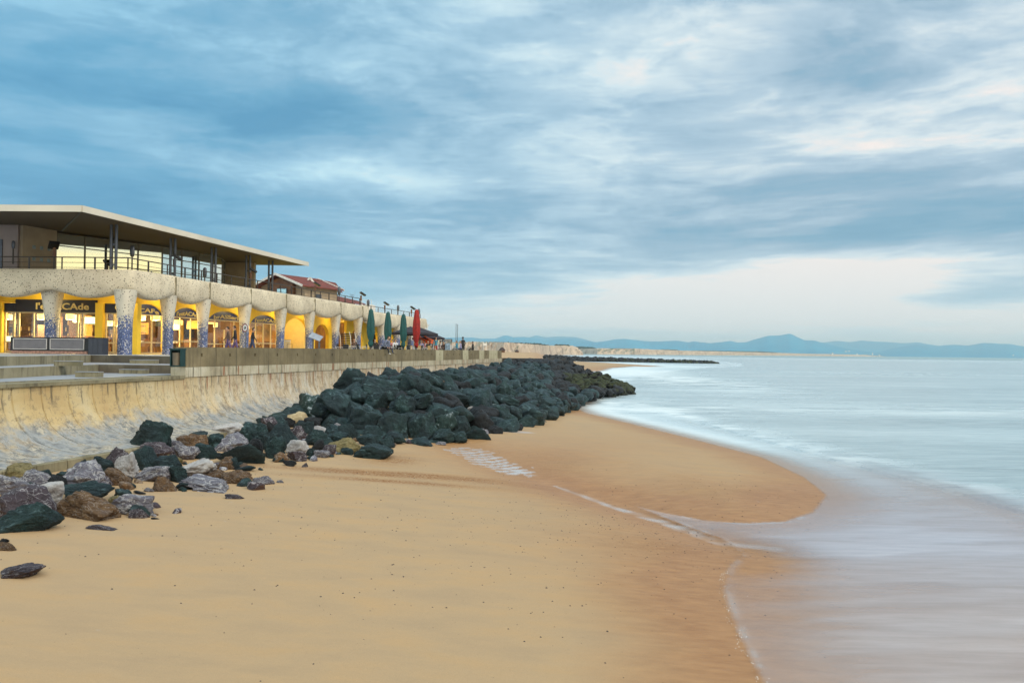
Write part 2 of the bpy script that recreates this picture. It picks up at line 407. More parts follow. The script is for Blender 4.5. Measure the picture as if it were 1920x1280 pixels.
sp_ = wblob(GX, GY, 950, 808, 1.7, .8, 1.3, -.2); pool = np.maximum(pool, np.clip((sp_ - .55) * 4, 0, 1) * .75)
water_on = np.maximum(pool, stream)

m, t, b = material('beach_sand'); M_SAND = m
P = t.pos(); wet = t.attr('damp'); ru = t.attr('rust'); pl = t.attr('pool')
n1 = t.noise(t.vmap(P, (1, 2.4, 1)), .55, 5, .55); n2 = t.noise(P, 60, 3, .7); n3 = t.noise(t.vmap(P, (1, 3.2, 1), (0, 0, R(12))), 1.7, 6, .6)
dry = t.ramp(n1, [(.28, (.36, .255, .15)), (.5, (.395, .275, .155)), (.72, (.425, .28, .142))])
grey = t.rng(t.noise(t.vmap(P, (.45, 1.4, 1), (0, 0, R(18))), .38, 4, .5), .48, .72)
dry = t.mix(t.math('MULTIPLY', grey, .05), dry, (.31, .25, .18))
dmp = t.ramp(n3, [(.3, (.27, .125, .042)), (.7, (.38, .195, .075))])
c = t.mix(wet, dry, dmp)
c = t.mix(t.math('MULTIPLY', ru, t.rng(t.noise(P, 14, 4, .8), .35, .6)), c, (.20, .075, .012))
c = t.mix(t.math('MULTIPLY', t.rng(n2, .35, .75), .16), c, (.16, .11, .06))
# dark specks of shell and weed lying in drifts
spk = t.math('LESS_THAN', t.vor(t.vmap(P, (1, .8, 1)), 9.0), .10)
spk = t.math('MULTIPLY', spk, t.rng(t.noise(t.vmap(P, (1, 2, 1)), .5, 5, .65), .52, .66))
c = t.mix(t.math('MULTIPLY', spk, .35), c, (.10, .06, .035))
spk2 = t.math('LESS_THAN', t.vor(P, 26.0), .13)
spk2 = t.math('MULTIPLY', spk2, t.rng(t.noise(t.vmap(P, (1, 1.7, 1), (0, 0, 1), (3, 8, 0)), .42, 5, .7), .5, .68))
c = t.mix(t.math('MULTIPLY', spk2, .14), c, (.13, .075, .035))
c = t.mix(pl, c, (.42, .38, .37))
t.put(b.inputs['Base Color'], c)
rg = t.math('SUBTRACT', .85, t.math('MULTIPLY', wet, .38))
t.put(b.inputs['Roughness'], t.math('SUBTRACT', rg, t.math('MULTIPLY', pl, .40)))
b.inputs['Specular IOR Level'].default_value = .35
h = t.math('ADD', t.math('MULTIPLY', n3, .16), t.math('MULTIPLY', t.noise(P, 9, 8, .7), .16))
h = t.math('ADD', h, t.math('MULTIPLY', t.noise(t.vmap(P, (.5, 3.5, 1), (0, 0, R(9))), 2.3, 6, .65), .14))
h = t.math('ADD', h, t.math('MULTIPLY', n2, .09))
t.put(b.inputs['Normal'], t.bump(h, .9, .04))
tag(grid_mesh('beach', GX, GY, BZ, {'damp': damp, 'rust': rust, 'pool': water_on}, M_SAND), kind='structure')

# ------------------------------------------------------------------ the sea: thin sheet over the wet sand, then the milky long-exposure surf
W_PX = [(1062, 748), (1150, 757), (1250, 775), (1340, 800), (1420, 822), (1520, 850), (1620, 877), (1720, 903), (1800, 925), (1920, 962), (2100, 1030)]
WV = [tuple(at_z(x, y, ZS)[:2]) for x, y in W_PX][::-1]
WV = [(20.5, -60), (18.5, 5)] + WV + [(10, 100), (30, 190), (70, 290), (90, 320), (120, 420), (200, 900), (300, 1600)]
dW, sW = dist_poly(GX, GY, WV)
wpoly = WV + [(3000, 1600), (3000, -60)]
inW = inside(GX, GY, wpoly); sw = np.where(inW, dW, -dW)
off = -sd
op = sstep(.0, .16, off + nz * .05) * .30 + sstep(.1, 2.8, off) * .34
_a = .17; _wx = fbm(GX / 3, GY / 2, 3, 44) * 1.2; streak = fbm((GX * math.cos(_a) + GY * math.sin(_a)) / 4.0, (GY * math.cos(_a) - GX * math.sin(_a) + _wx) / .5, 5, 41) - .5
op = op + streak * .30 * sstep(0, 1.5, off) * (1 - sstep(-2.5, .5, sw)) * (1 - .65 * sstep(28, 42, GY))
op = op + sstep(26, 44, GY) * .34 * sstep(.2, 2.0, off)
op = op + wblob(GX, GY, 1650, 1000, 4, 4, .18)
op = np.maximum(op, sstep(-1.2, 1.6, sw + nz * 1.6) * .95)
mouth = wblob(GX, GY, 1390, 1040, 1.6, 2.0, .35) + wblob(GX, GY, 1450, 1100, 2.2, 2.6, .12)
op = np.clip(op - mouth * sstep(-.4, .4, -sw), 0, .97)
op = op - .10 * np.exp(-((sw + .5) / .6) ** 2) * (GY < 60)
op = op - .12 * np.clip(fbm(GX / 3, GY / .9, 3, 71) * 2.4 - 1.5, 0, 1) * (GY < 32) * (1 - sstep(-1.5, .5, sw))
op = np.where(off > .02, np.clip(op, 0, 1), 0)
nf = fbm(GX / 1.6, GY / 1.1, 5, 51); nf2 = fbm(GX / 6, GY / 2.4, 4, 61)
foam = np.exp(-((sw - .5) / .8) ** 2) * (.35 + .65 * (GY > 35)) * sstep(.35, .70, nf) * .6
foam = foam + np.exp(-((sw - 1.6) / 1.4) ** 2) * .35 * sstep(.40, .70, nf)
foam = foam + wblob(GX, GY, 1290, 715, 10, 36, 1.3) * sstep(.30, .60, nf2) * (.6 + .5 * sstep(.35, .6, nf)) + wblob(GX, GY, 1230, 760, 6, 14, .6) * sstep(.42, .66, nf2)
foam = foam + wblob(GX, GY, 1120, 762, 4, 10, .55) * sstep(.35, .6, nf) + wblob(GX, GY, 1180, 697, 12, 26, .6)
foam = foam + .8 * np.exp(-((sd + 1.6) / 1.5) ** 2) * sstep(34, 48, GY) * (GY < 75)
foam = foam + .75 * sstep(150, 190, GY) * np.exp(-((sd + 8) / 12) ** 2) * (GY < 420)
foam = foam + (.4 * wblob(GX, GY, 1560, 768, 26, 7) + .35 * wblob(GX, GY, 1800, 775, 20, 4) + .2 * wblob(GX, GY, 1640, 700, 60, 20)) * sstep(.3, .6, nf2)
rim = .45 * np.exp(-((off - .10) / .12) ** 2) * (GY < 24) * sstep(.30, .62, fbm(GX / .35, GY / .5, 4, 97)) 
foam = np.clip(foam + .75 * rim, 0, 1); op = np.clip(op + .35 * rim * (off > .02), 0, 1)
WZ = np.maximum(BZ + .006, ZS - .03 + 0 * GX)
body = sstep(-.8, 3.0, sw + nz * 2)
swell = (fbm(GX / 9, GY / 3.2, 3, 81) - .5) * .10 * sstep(1, 12, sw) + .03 * sstep(-.3, 1.6, sw)
WZ = np.where(inW, np.maximum(WZ, ZS + .02 + swell), WZ)
m, t, b = material('sea_water'); M_SEA = m
P = t.pos(); o_ = t.attr('opacity'); fo = t.attr('foam'); bd = t.attr('body')
nA = t.noise(t.vmap(P, (.30, 1.5, 1), (0, 0, R(-4))), .5, 6, .6); nB = t.noise(t.vmap(P, (.05, .22, 1), (0, 0, R(-3))), .5, 5, .55)
near = t.ramp(nA, [(.3, (.40, .36, .365)), (.7, (.56, .52, .53))])
deep = t.ramp(nB, [(.30, (.25, .335, .375)), (.5, (.33, .43, .475)), (.70, (.45, .555, .60))])
nC = t.noise(t.vmap(P, (.25, 1.6, 1), (0, 0, R(-6)), (9, 4, 0)), 1.3, 8, .68)
deep = t.mix(t.math('MULTIPLY', t.rng(nC, .40, .66), .55), deep, (.44, .55, .60))
deep = t.mix(t.math('MULTIPLY', t.rng(nC, .50, .34), .30), deep, (.20, .29, .33))
px_, py_, pz_ = t.sep(P)
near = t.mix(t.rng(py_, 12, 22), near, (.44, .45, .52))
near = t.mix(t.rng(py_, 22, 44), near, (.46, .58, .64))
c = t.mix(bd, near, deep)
c = t.mix(t.math('MULTIPLY', fo, .8), c, (.72, .80, .83))
t.put(b.inputs['Base Color'], c)
t.put(b.inputs['Roughness'], t.math('ADD', .22, t.math('MULTIPLY', fo, .4)))
b.inputs['IOR'].default_value = 1.33
far_b = t.rng(py_, 20, 300, .5, .9)
hh = t.math('ADD', t.noise(t.vmap(P, (.45, 1.3, 1), (0, 0, R(-5))), 1.6, 8, .7), t.math('MULTIPLY', t.noise(t.vmap(P, (.12, .5, 1)), .6, 4, .6), 1.5))
bn = t.add('ShaderNodeBump'); t.l.new(hh, bn.inputs['Height']); t.put(bn.inputs['Strength'], t.math('MULTIPLY', bd, far_b)); bn.inputs['Distance'].default_value = .12
t.l.new(bn.outputs[0], b.inputs['Normal'])
tr = t.add('ShaderNodeBsdfTransparent'); mx = t.add('ShaderNodeMixShader')
t.put(mx.inputs[0], t.math('MULTIPLY', o_, t.rng(t.noise(t.vmap(P, (.35, 3.0, 1), (0, 0, R(-7))), 1.6, 6, .65), .2, .75, .86, 1.06), clamp=True))
t.l.new(tr.outputs[0], mx.inputs[1]); t.l.new(b.outputs[0], mx.inputs[2])
t.l.new(mx.outputs[0], m.node_tree.nodes['Material Output'].inputs[0])
keep = (off > 0) & (op > .001)
sea = grid_mesh('sea', GX, GY, WZ, {'opacity': op, 'foam': foam, 'body': body}, M_SEA, keep)
tag(sea, kind='structure')
# far water out to the horizon
m2, t, b = material('open_sea'); P = t.pos()
nB = t.noise(t.vmap(P, (.012, .06, 1)), .5, 6, .6)
t.put(b.inputs['Base Color'], t.ramp(nB, [(.35, (.16, .26, .29)), (.55, (.24, .35, .37)), (.75, (.40, .50, .52))]))
b.inputs['Roughness'].default_value = .35; b.inputs['IOR'].default_value = 1.33
t.put(b.inputs['Normal'], t.bump(t.noise(t.vmap(P, (.05, .2, 1)), .8, 6, .6), .6, .4))
tag(raw('ocean', [(-30000, 1300, -.7), (30000, 1300, -.7), (30000, 26000, -.7), (-30000, 26000, -.7)], [(0, 1, 2, 3)], m2), kind='structure')
tag(raw('ocean', [(1200, -1400, -.7), (30000, -1400, -.7), (30000, 1299, -.7), (1200, 1299, -.7)], [(0, 1, 2, 3)], m2), kind='structure')

# ------------------------------------------------------------------ dunes along the far coast
def horizon(px): return 670.5 - .0117 * (1920 - px)
m, t, b = material('dune_sand'); M_DUNE = m
P = t.pos(); z_ = t.sep(P)[2]
nd = t.noise(t.vmap(P, (1, 1, 1)), .012, 6, .6); nr = t.noise(t.vmap(P, (1, 1, .12)), .05, 6, .65)
c = t.ramp(nr, [(.34, (.22, .165, .13)), (.47, (.42, .33, .25)), (.66, (.52, .41, .31))])  # dark end of the ramp paints the shadows in the gullies
geo = t.add('ShaderNodeNewGeometry'); nzv = t.sep(geo.outputs['Normal'])[2]
c = t.mix(t.math('MULTIPLY', t.rng(nzv, .80, .96), t.rng(nd, .40, .52)), c, (.085, .105, .06))
t.put(b.inputs['Base Color'], c); b.inputs['Roughness'].default_value = .95
def dune_range(prof, seed, step=2.0, plateau=220):
    """prof: (px, distance, top y) along the shore; a cliff foot, a gullied face and a plateau behind it"""
    cols = []
    pxs = np.arange(prof[0][0], prof[-1][0] + .1, step)
    Ds = np.interp(pxs, [p[0] for p in prof], [p[1] for p in prof]); Ts = np.interp(pxs, [p[0] for p in prof], [p[2] for p in prof])
    vs, fs = [], []; K = 9
    for i, (px, D, ty) in enumerate(zip(pxs, Ds, Ts)):
        top = at_Y(px, ty, D).z; b0 = at_Y(px, 640, D); dx, dy = b0.x / D, 1.0
        for k in range(K):
            if k < 6:
                q = k / 5; z = -.7 + (top + .7) * (q ** .8); run = q * (top + 1) * 1.5
                g = (mnoise.fractal(((px - q * 9) * .10 + seed, q * .8, seed), 1, 2, 4)) * (top + 1) * .7 * math.sin(q * math.pi)
            else:
                q = (k - 5) / (K - 6); z = top + mnoise.noise((px * .06, k * 1.7, seed)) * top * .10 * q - q * top * .25; run = (top + 1) * 1.5 + q * plateau; g = 0
            z += mnoise.noise((px * .35, k * .9, seed + 3)) * top * .05 * (k > 0)
            rr = D + run + g
            vs.append((dx * rr, rr, z))
        if i:
            a = (i - 1) * K; c_ = i * K
            fs += [(a + k, c_ + k, c_ + k + 1, a + k + 1) for k in range(K - 1)]
    return raw('dunes', vs, fs, M_DUNE, smooth=False)
tag(dune_range([(300, 1100, 640), (900, 1000, 640), (945, 950, 641), (1000, 1100, 645), (1030, 1350, 647.5), (1060, 1500, 647.5), (1074, 1540, 648), (1084, 1560, 652), (1094, 1560, 662)], 3, 1.0), kind='structure')
tag(dune_range([(1040, 3000, 655), (1085, 2700, 654), (1120, 2500, 652.6), (1190, 2500, 653.0), (1225, 2700, 655), (1290, 3100, 657.3), (1350, 3500, 658.6), (1420, 4200, 660.4), (1500, 5200, 662.5), (1590, 6500, 665.5)], 8, 1.0, 500), kind='structure')
# low far shore with scrub behind the dunes
m, t, b = material('far_wood'); M_WOOD = m
t.put(b.inputs['Base Color'], t.ramp(t.noise(t.pos(), .02, 5, .7), [(.35, (.012, .035, .035)), (.65, (.03, .07, .055))])); b.inputs['Roughness'].default_value = 1
def wood(p0, p1, D0, D1, y0, y1, seed):
    vs, fs = [], []; n = int((p1 - p0) / .8)
    for i in range(n + 1):
        q = i / n; px = p0 + (p1 - p0) * q; D = D0 + (D1 - D0) * q; ty = y0 + (y1 - y0) * q
        env = min(1, 6 * q, 6 * (1 - q)); T = at_Y(px, ty, D).z; T *= 1 + .10 * mnoise.noise((px * .9, seed, 0)) + .06 * mnoise.noise((px * .2, seed, 4)); T = T * (.8 + .2 * env)
        X = at_Y(px, 640, D).x
        T += 1.2; vs += [(X, D, T * .75), (X, D, T), (X * 1.02, D * 1.02, T * .98), (X * 1.05, D * 1.05, T * .4)]
        if i: a = (i - 1) * 4; c_ = i * 4; fs += [(a + k, c_ + k, c_ + k + 1, a + k + 1) for k in range(3)]
    o = raw('pine_wood', vs, fs, M_WOOD); return tag(o, kind='stuff')
tag(wood(905, 1035, 1150, 1500, 641.5, 645.5, 1), 'dark far-off pine wood along the crest of the nearer dunes', 'wood')
tag(wood(1036, 1072, 1640, 1660, 646.3, 647.0, 5), 'thin dark strip of wood on the cliff end of the nearer dunes', 'wood')
tag(wood(1073, 1120, 2950, 3000, 649.5, 651.5, 2), 'dark low wood in the gap right of the dune cliff', 'wood')
tag(wood(1235, 1275, 3500, 3600, 655.0, 656.0, 3), 'small dark wood on the middle of the far dunes', 'wood')
tag(wood(1275, 1460, 4200, 5200, 656.8, 659.6, 4), 'long thin line of scrub on the far low dunes', 'wood')

# ------------------------------------------------------------------ mountains
m, t, b = material('mountain'); M_MTN = m
t.put(b.inputs['Base Color'], t.ramp(t.noise(t.pos(), .0015, 6, .6), [(.35, (.004, .20, .34)), (.7, (.012, .27, .42))])); b.inputs['Roughness'].default_value = 1  # blue of the distant haze put into the base colour
b.inputs['Specular IOR Level'].default_value = 0
def ridge(prof, D, seed, depth=2500):
    vs, fs = [], []; pxs = np.arange(prof[0][0], prof[-1][0] + .1, 4.0); K = 7
    T = np.interp(pxs, [p[0] for p in prof], [p[1] for p in prof])
    for i, (px, ty) in enumerate(zip(pxs, T)):
        top = max(5, at_Y(px, ty + 1.5 * mnoise.fractal((px * .03, seed, 0), 1, 2, 4), D).z); X = at_Y(px, 640, D).x / D
        for k in range(K):
            q = (k - 3) / 3; hgt = top * (1 - abs(q) ** 1.25); rr = D + q * depth
            if k not in (0, 3, 6): hgt *= 1 + .25 * mnoise.fractal((px * .03, k, seed), 1, 2, 3)
            vs.append((X * rr, rr, -.8 + hgt))
        if i: a = (i - 1) * K; c_ = i * K; fs += [(a + k, c_ + k, c_ + k + 1, a + k + 1) for k in range(K - 1)]
    return tag(raw('hills', vs, fs, M_MTN, smooth=True), kind='structure')
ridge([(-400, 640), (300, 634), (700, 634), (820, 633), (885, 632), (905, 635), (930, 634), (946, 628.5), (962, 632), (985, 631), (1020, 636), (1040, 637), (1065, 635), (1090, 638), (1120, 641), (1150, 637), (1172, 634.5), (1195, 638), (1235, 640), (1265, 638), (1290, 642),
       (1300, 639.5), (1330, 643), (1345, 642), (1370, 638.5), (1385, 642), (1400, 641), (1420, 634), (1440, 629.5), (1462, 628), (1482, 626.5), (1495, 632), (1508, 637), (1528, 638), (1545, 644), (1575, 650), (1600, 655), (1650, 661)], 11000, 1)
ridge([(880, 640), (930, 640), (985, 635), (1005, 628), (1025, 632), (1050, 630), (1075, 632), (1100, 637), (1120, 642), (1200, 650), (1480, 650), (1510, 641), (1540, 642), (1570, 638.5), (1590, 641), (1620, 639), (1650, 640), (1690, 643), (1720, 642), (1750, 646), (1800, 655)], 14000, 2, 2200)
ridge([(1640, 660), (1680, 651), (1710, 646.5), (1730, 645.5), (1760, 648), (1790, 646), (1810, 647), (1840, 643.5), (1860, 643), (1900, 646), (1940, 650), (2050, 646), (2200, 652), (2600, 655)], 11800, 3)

# town on the far shore
tm = [plain('far_white', (.8, .78, .74), .8, bump=0), plain('far_roof', (.45, .25, .18), .8, bump=0)]
for i, (px, ty, wpx, hpx) in enumerate([(1418, 658, 2, 3), (1458, 661, 3, 2), (1463, 662, 2, 3), (1470, 662, 2, 2.5), (1493, 663, 3, 1.6), (1546, 664, 3, 2), (1552, 664.5, 2, 2), (1561, 662, 2, 5), (1567, 664.5, 4, 2.4), (1581, 665.6, 3, 2), (1586, 658, 3, 1.6), (1592, 657.5, 2, 1.6), (1607, 663, 2, 2.6), (1636, 661.5, 1.6, 4), (1649, 665, 2.5, 2), (1900, 665, 2, 2)]):
    D = 6800; top = at_Y(px, ty, D); wd = wpx / F * D; hb = hpx / F * D
    mb = MB().box((top.x, D, top.z - hb / 2), (wd, wd * .8, hb))
    o = empty('seaside_house', (top.x, D, -.7), 0, 'tiny white far-off building on the coast, seen through the haze', 'building', 'tiny white buildings on the far shore')
    w_ = mb.build('wall', tm[0]); w_.parent = o; w_.matrix_parent_inverse = Matrix.Translation(-o.location)
    r_ = MB().box((top.x, D, top.z + .12 * hb), (wd * 1.06, wd * .86, hb * .22)).build('roof', tm[1]); r_.parent = o; r_.matrix_parent_inverse = Matrix.Translation(-o.location)
# land under that town
o = dune_range([(1500, 6200, 662.8), (1560, 6800, 663.6), (1620, 7200, 664.8), (1660, 7400, 668)], 12, 4, 900)
tag(o, kind='structure')
# ================================================================== concrete, mosaics and glass
def concrete(name, c1, c2, c3, streak=.5, rust=0.0, lowgrey=None, bump=.4):
    m, t, b = material(name); P = t.pos()
    n = t.noise(P, .8, 6, .62); v = t.noise(t.vmap(P, (2.6, 2.6, .16)), 1.6, 5, .7); f = t.noise(P, 16, 5, .7)
    c = t.ramp(n, [(.3, c1), (.52, c2), (.75, c3)])
    c = t.mix(t.math('MULTIPLY', t.rng(v, .50, .68), streak), c, (.07, .06, .04))
    c = t.mix(t.math('MULTIPLY', t.rng(f, .5, .75), .35), c, (.10, .095, .07))
    if rust:
        r_ = t.noise(t.vmap(P, (3.5, 3.5, .14), (0, 0, 0), (7, 2, 0)), 1.3, 4, .7)
        c = t.mix(t.math('MULTIPLY', t.rng(r_, .56, .66), rust), c, (.26, .09, .03))
    t.put(b.inputs['Base Color'], c); b.inputs['Roughness'].default_value = .88
    t.put(b.inputs['Normal'], t.bump(t.math('ADD', f, t.math('MULTIPLY', v, .6)), bump, .02))
    return m
M_PAR = concrete('parapet_concrete', (.125, .10, .055), (.19, .155, .088), (.27, .22, .13), .7)
M_PARL = concrete('parapet_concrete_pale', (.34, .31, .20), (.44, .41, .28), (.52, .48, .34), .4)
M_BAND = concrete('band_concrete', (.30, .26, .18), (.46, .42, .31), (.58, .55, .45), .95, .9)
M_STEP = concrete('step_concrete', (.15, .135, .08), (.23, .205, .13), (.32, .29, .20), .7)
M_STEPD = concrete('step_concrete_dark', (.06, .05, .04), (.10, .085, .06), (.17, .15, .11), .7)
m, t, b = material('paving'); M_PAVE = m; P = t.pos()
t.put(b.inputs['Base Color'], t.ramp(t.noise(P, .9, 6, .65), [(.3, (.20, .22, .25)), (.7, (.32, .34, .38))])); b.inputs['Roughness'].default_value = .6
t.put(b.inputs['Normal'], t.bump(t.noise(P, 14, 4, .6), .2, .02))
# curved sea wall: ochre above, worn grey and blue-white below, rust runs from under the band
m, t, b = material('sea_wall_concrete'); M_WALL = m; P = t.pos(); z_ = t.sep(P)[2]
n = t.noise(P, .55, 7, .62); v = t.noise(t.vmap(P, (2.2, 2.2, .22)), 1.2, 5, .7); f = t.noise(P, 12, 6, .75); d = t.noise(P, 4.5, 8, .78)
y_ = t.sep(P)[1]
och = t.ramp(n, [(.3, (.42, .29, .13)), (.5, (.50, .38, .19)), (.72, (.56, .49, .32))])
och = t.mix(t.rng(y_, 30, 44), och, t.ramp(v, [(.3, (.36, .26, .15)), (.5, (.52, .44, .32)), (.7, (.55, .55, .50))]))
gry = t.ramp(d, [(.36, (.08, .085, .09)), (.46, (.17, .18, .185)), (.53, (.36, .34, .29)), (.66, (.52, .46, .34))])
blu = t.ramp(t.noise(P, 2.2, 7, .7), [(.35, (.13, .145, .165)), (.5, (.27, .29, .30)), (.65, (.40, .40, .38))])
gry = t.mix(t.rng(t.noise(P, .9, 5, .6), .42, .56), gry, blu)
k = t.math('ADD', z_, t.math('MULTIPLY', t.math('SUBTRACT', t.noise(P, .8, 7, .7), .5), 3.2))
c = t.mix(t.rng(k, 1.2, 2.0), gry, och)
c = t.mix(t.math('MULTIPLY', t.rng(f, .62, .72), .6), c, (.10, .09, .08))
ru = t.noise(t.vmap(P, (4.2, 4.2, .12)), 1.1, 4, .75)
rz = t.math('MULTIPLY', t.rng(ru, .55, .64), t.math('MULTIPLY', t.rng(z_, 1.9, 2.7), t.rng(y_, 31, 37)))
c = t.mix(t.math('MULTIPLY', rz, .85), c, (.24, .08, .03))
dk = t.noise(t.vmap(P, (3.1, 3.1, .15), (0, 0, 0), (4, 9, 1)), 1.4, 4, .7)
c = t.mix(t.math('MULTIPLY', t.rng(dk, .54, .66), t.math('MULTIPLY', t.rng(z_, 1.3, 2.8), .85)), c, (.09, .075, .05))
bl_ = t.noise(P, 2.2, 7, .75)
c = t.mix(t.math('MULTIPLY', t.rng(bl_, .52, .62), .6), c, (.20, .15, .09))
cr_ = t.rng(t.math('ABSOLUTE', t.math('SUBTRACT', t.noise(t.vmap(P, (1, 1, .5)), 1.1, 6, .6), .5)), 0, .006, 1, 0)
c = t.mix(t.math('MULTIPLY', cr_, .7), c, (.10, .08, .06))
t.put(b.inputs['Base Color'], c); b.inputs['Roughness'].default_value = .8
t.put(b.inputs['Normal'], t.bump(t.math('ADD', f, t.math('MULTIPLY', d, 1.2)), .5, .025))

# ------------------------------------------------------------------ sea wall
wall = empty('sea_wall', (WL(30), 30, 0), 0, 'long curved concrete sea wall with rust runs, dark rocks piled against it', 'sea wall')
def into(o, parent):
    o.parent = parent; o.matrix_parent_inverse = Matrix.Translation(-parent.location) if not parent.rotation_euler.z else (Matrix.Translation(parent.location) @ Matrix.Rotation(parent.rotation_euler.z, 4, 'Z')).inverted()
    return o
prof = [(0, 3.0), (.0, 2.75), (.03, 2.45), (.09, 2.15), (.2, 1.85), (.37, 1.58), (.6, 1.35), (.92, 1.14), (1.3, .98), (1.75, .87), (2.2, .80), (2.62, .75)]
vs, fs = [], []
Yj = -9.05; rows = []
while Yj < 101:
    o1 = rnd.uniform(-.012, .012)
    rows += [(Yj, -.05), (Yj + .014, -.05), (Yj + .03, o1), (Yj + .6, o1 + .006), (Yj + 1.185, o1)]; Yj += 1.215
for Y, off_ in rows:
    for u_, z in prof: vs.append((WL(Y) + u_ + off_ * (1 if z > 1.3 else .4), Y, z + (off_ if z < 1.3 else 0)))
K = len(prof)
for i in range(len(rows) - 1): fs += [(i * K + k, (i + 1) * K + k, (i + 1) * K + k + 1, i * K + k + 1) for k in range(K - 1)]
into(raw('curved_face', vs, fs, M_WALL, smooth=False), wall)
mb = MB()
Y = -9
while Y < 60:
    a, c_ = WL(Y) + 2.62, WL(Y + 1.2) + 2.62; zt = .745 + rnd.uniform(-.01, .02)
    mb._add([(a + .02, Y + .01, zt), (a + .15, Y + .01, zt - .03), (a + .16, Y + .01, -.3), (c_ + .02, Y + 1.2, zt), (c_ + .15, Y + 1.2, zt - .03), (c_ + .16, Y + 1.2, -.3), (a - .2, Y + .01, zt - .01), (c_ - .2, Y + 1.2, zt - .01)],
            [(6, 7, 3, 0), (0, 3, 4, 1), (1, 4, 5, 2)]); Y += 1.215
into(mb.build('toe', M_STEP), wall)
# coping along the lip: overhangs the face
def along(mb, Y0, Y1, c0, c1, z0, z1):
    """box running along the wall between offsets c0 (sea side) and c1"""
    P4 = [(-c0 + SL * Y0, Y0), (-c0 + SL * Y1, Y1), (-c1 + SL * Y1, Y1), (-c1 + SL * Y0, Y0)]
    mb._add([(x, y, z) for z in (z0, z1) for x, y in P4], [(3, 2, 1, 0), (4, 5, 6, 7), (0, 1, 5, 4), (1, 2, 6, 5), (2, 3, 7, 6), (3, 0, 4, 7)])
mb = MB(); Y = -9
while Y < 35:
    ln = rnd.uniform(3.0, 3.8); dz = rnd.uniform(-.01, .012); along(mb, Y, min(Y + ln, 35.4) - .012, 21.62 + rnd.uniform(-.01, .01), 22.6, 2.93, 3.06 + dz); Y += ln
into(mb.build('coping', M_STEP), wall)
mb = MB(); Y = 35.42
while Y < 101:
    along(mb, Y, min(Y + 2.33, 102), 21.645 + rnd.uniform(-.008, .008), 22.3, 3.0, 3.435); Y += 2.34
into(mb.build('band', M_BAND), wall)

# ------------------------------------------------------------------ parapet of precast panels with square drain holes
par = empty('parapet', (WL(35.5), 35.5, 3.44), 0, 'low concrete promenade parapet of stained panels with small square drain holes', 'parapet wall')
M_HOLE = plain('drain_dark', (.012, .011, .01), .9, bump=0)
for k in range(28):
    Y0 = 35.5 + 2.34 * k; Y1 = Y0 + 2.325; ym = (Y0 + Y1) / 2; zt = 4.34 + .0035 * k; z0 = 3.44; zc = 3.98; hh = .075
    mb = MB(); cf = 21.66 + rnd.uniform(-.006, .006)
    along(mb, Y0, ym - hh, cf, 22.15, z0, zt); along(mb, ym + hh, Y1, cf, 22.15, z0, zt)
    along(mb, ym - hh, ym + hh, cf, 22.15, z0, zc - hh); along(mb, ym - hh, ym + hh, cf, 22.15, zc + hh, zt)
    pn = into(mb.build('panel', M_PARL if k in (16, 20, 23, 25, 26) else M_PAR), par)
    mb = MB(); along(mb, ym - hh, ym + hh, cf + .22, 22.1, zc - hh, zc + hh)
    h_ = mb.build('drain_hole', M_HOLE); h_.parent = pn

# ------------------------------------------------------------------ promenade: two terraced steps down to the lip
E1 = [(-22.5, -20), (-22.5, 5), (-20.6, 32), (-22.2, 42), (-17.4, 40.6), (WL(40.1, 22.16), 40.1)]
E2 = [(-20.5, -20), (-20.5, 5), (-18.9, 29.4), (-19.3, 37.2), (WL(37.6, 22.3), 37.6)]
ZF, ZM, ZL = 3.87, 3.48, 3.085
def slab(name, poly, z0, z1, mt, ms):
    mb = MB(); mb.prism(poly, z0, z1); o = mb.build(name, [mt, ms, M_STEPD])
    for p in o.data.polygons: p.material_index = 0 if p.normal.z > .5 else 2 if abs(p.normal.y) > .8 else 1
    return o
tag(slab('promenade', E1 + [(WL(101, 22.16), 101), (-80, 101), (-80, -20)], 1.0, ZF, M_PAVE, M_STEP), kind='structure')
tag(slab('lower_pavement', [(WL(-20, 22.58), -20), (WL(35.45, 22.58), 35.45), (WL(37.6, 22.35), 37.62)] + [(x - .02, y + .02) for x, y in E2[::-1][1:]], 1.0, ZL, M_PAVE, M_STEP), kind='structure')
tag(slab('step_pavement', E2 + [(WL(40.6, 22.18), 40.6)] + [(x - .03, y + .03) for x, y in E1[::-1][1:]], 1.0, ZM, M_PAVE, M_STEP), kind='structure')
# loose low blocks that halve the step height
def stepblock(px0, px1, py, z0, h, label, Y=None, dp=.42):
    a = at_z(px0, py, z0); c_ = at_z(px1, py, z0)
    if Y: a = at_Y(px0, py, Y); c_ = at_Y(px1, py, Y); a.z = c_.z = z0
    d = (c_ - a); L = d.length; ang = math.atan2(d.y, d.x); o = empty('step_block', (a.x, a.y, z0), ang, label, 'step block')
    mb = MB().box((L / 2, dp / 2, h / 2 + .002), (L, dp, h)); q = mb.build('block', M_STEP, o)
    MB().box((L / 2, dp / 2 - .01, h + .012), (L + .02, dp + .02, .02)).build('tread', M_PAVE, o)
stepblock(101, 146, 682, ZM, .19, 'concrete step block on the middle terrace left of the corner', 33.6)
stepblock(141, 184, 698, ZL, .20, 'concrete step block on the lower pavement left of the corner', 31.8)
stepblock(243, 291, 681, ZM, .18, 'concrete step block on the middle terrace, right of the corner', 40.1)
stepblock(223, 272, 697, ZL, .18, 'concrete step block on the lower pavement, right of the corner', 36.7)

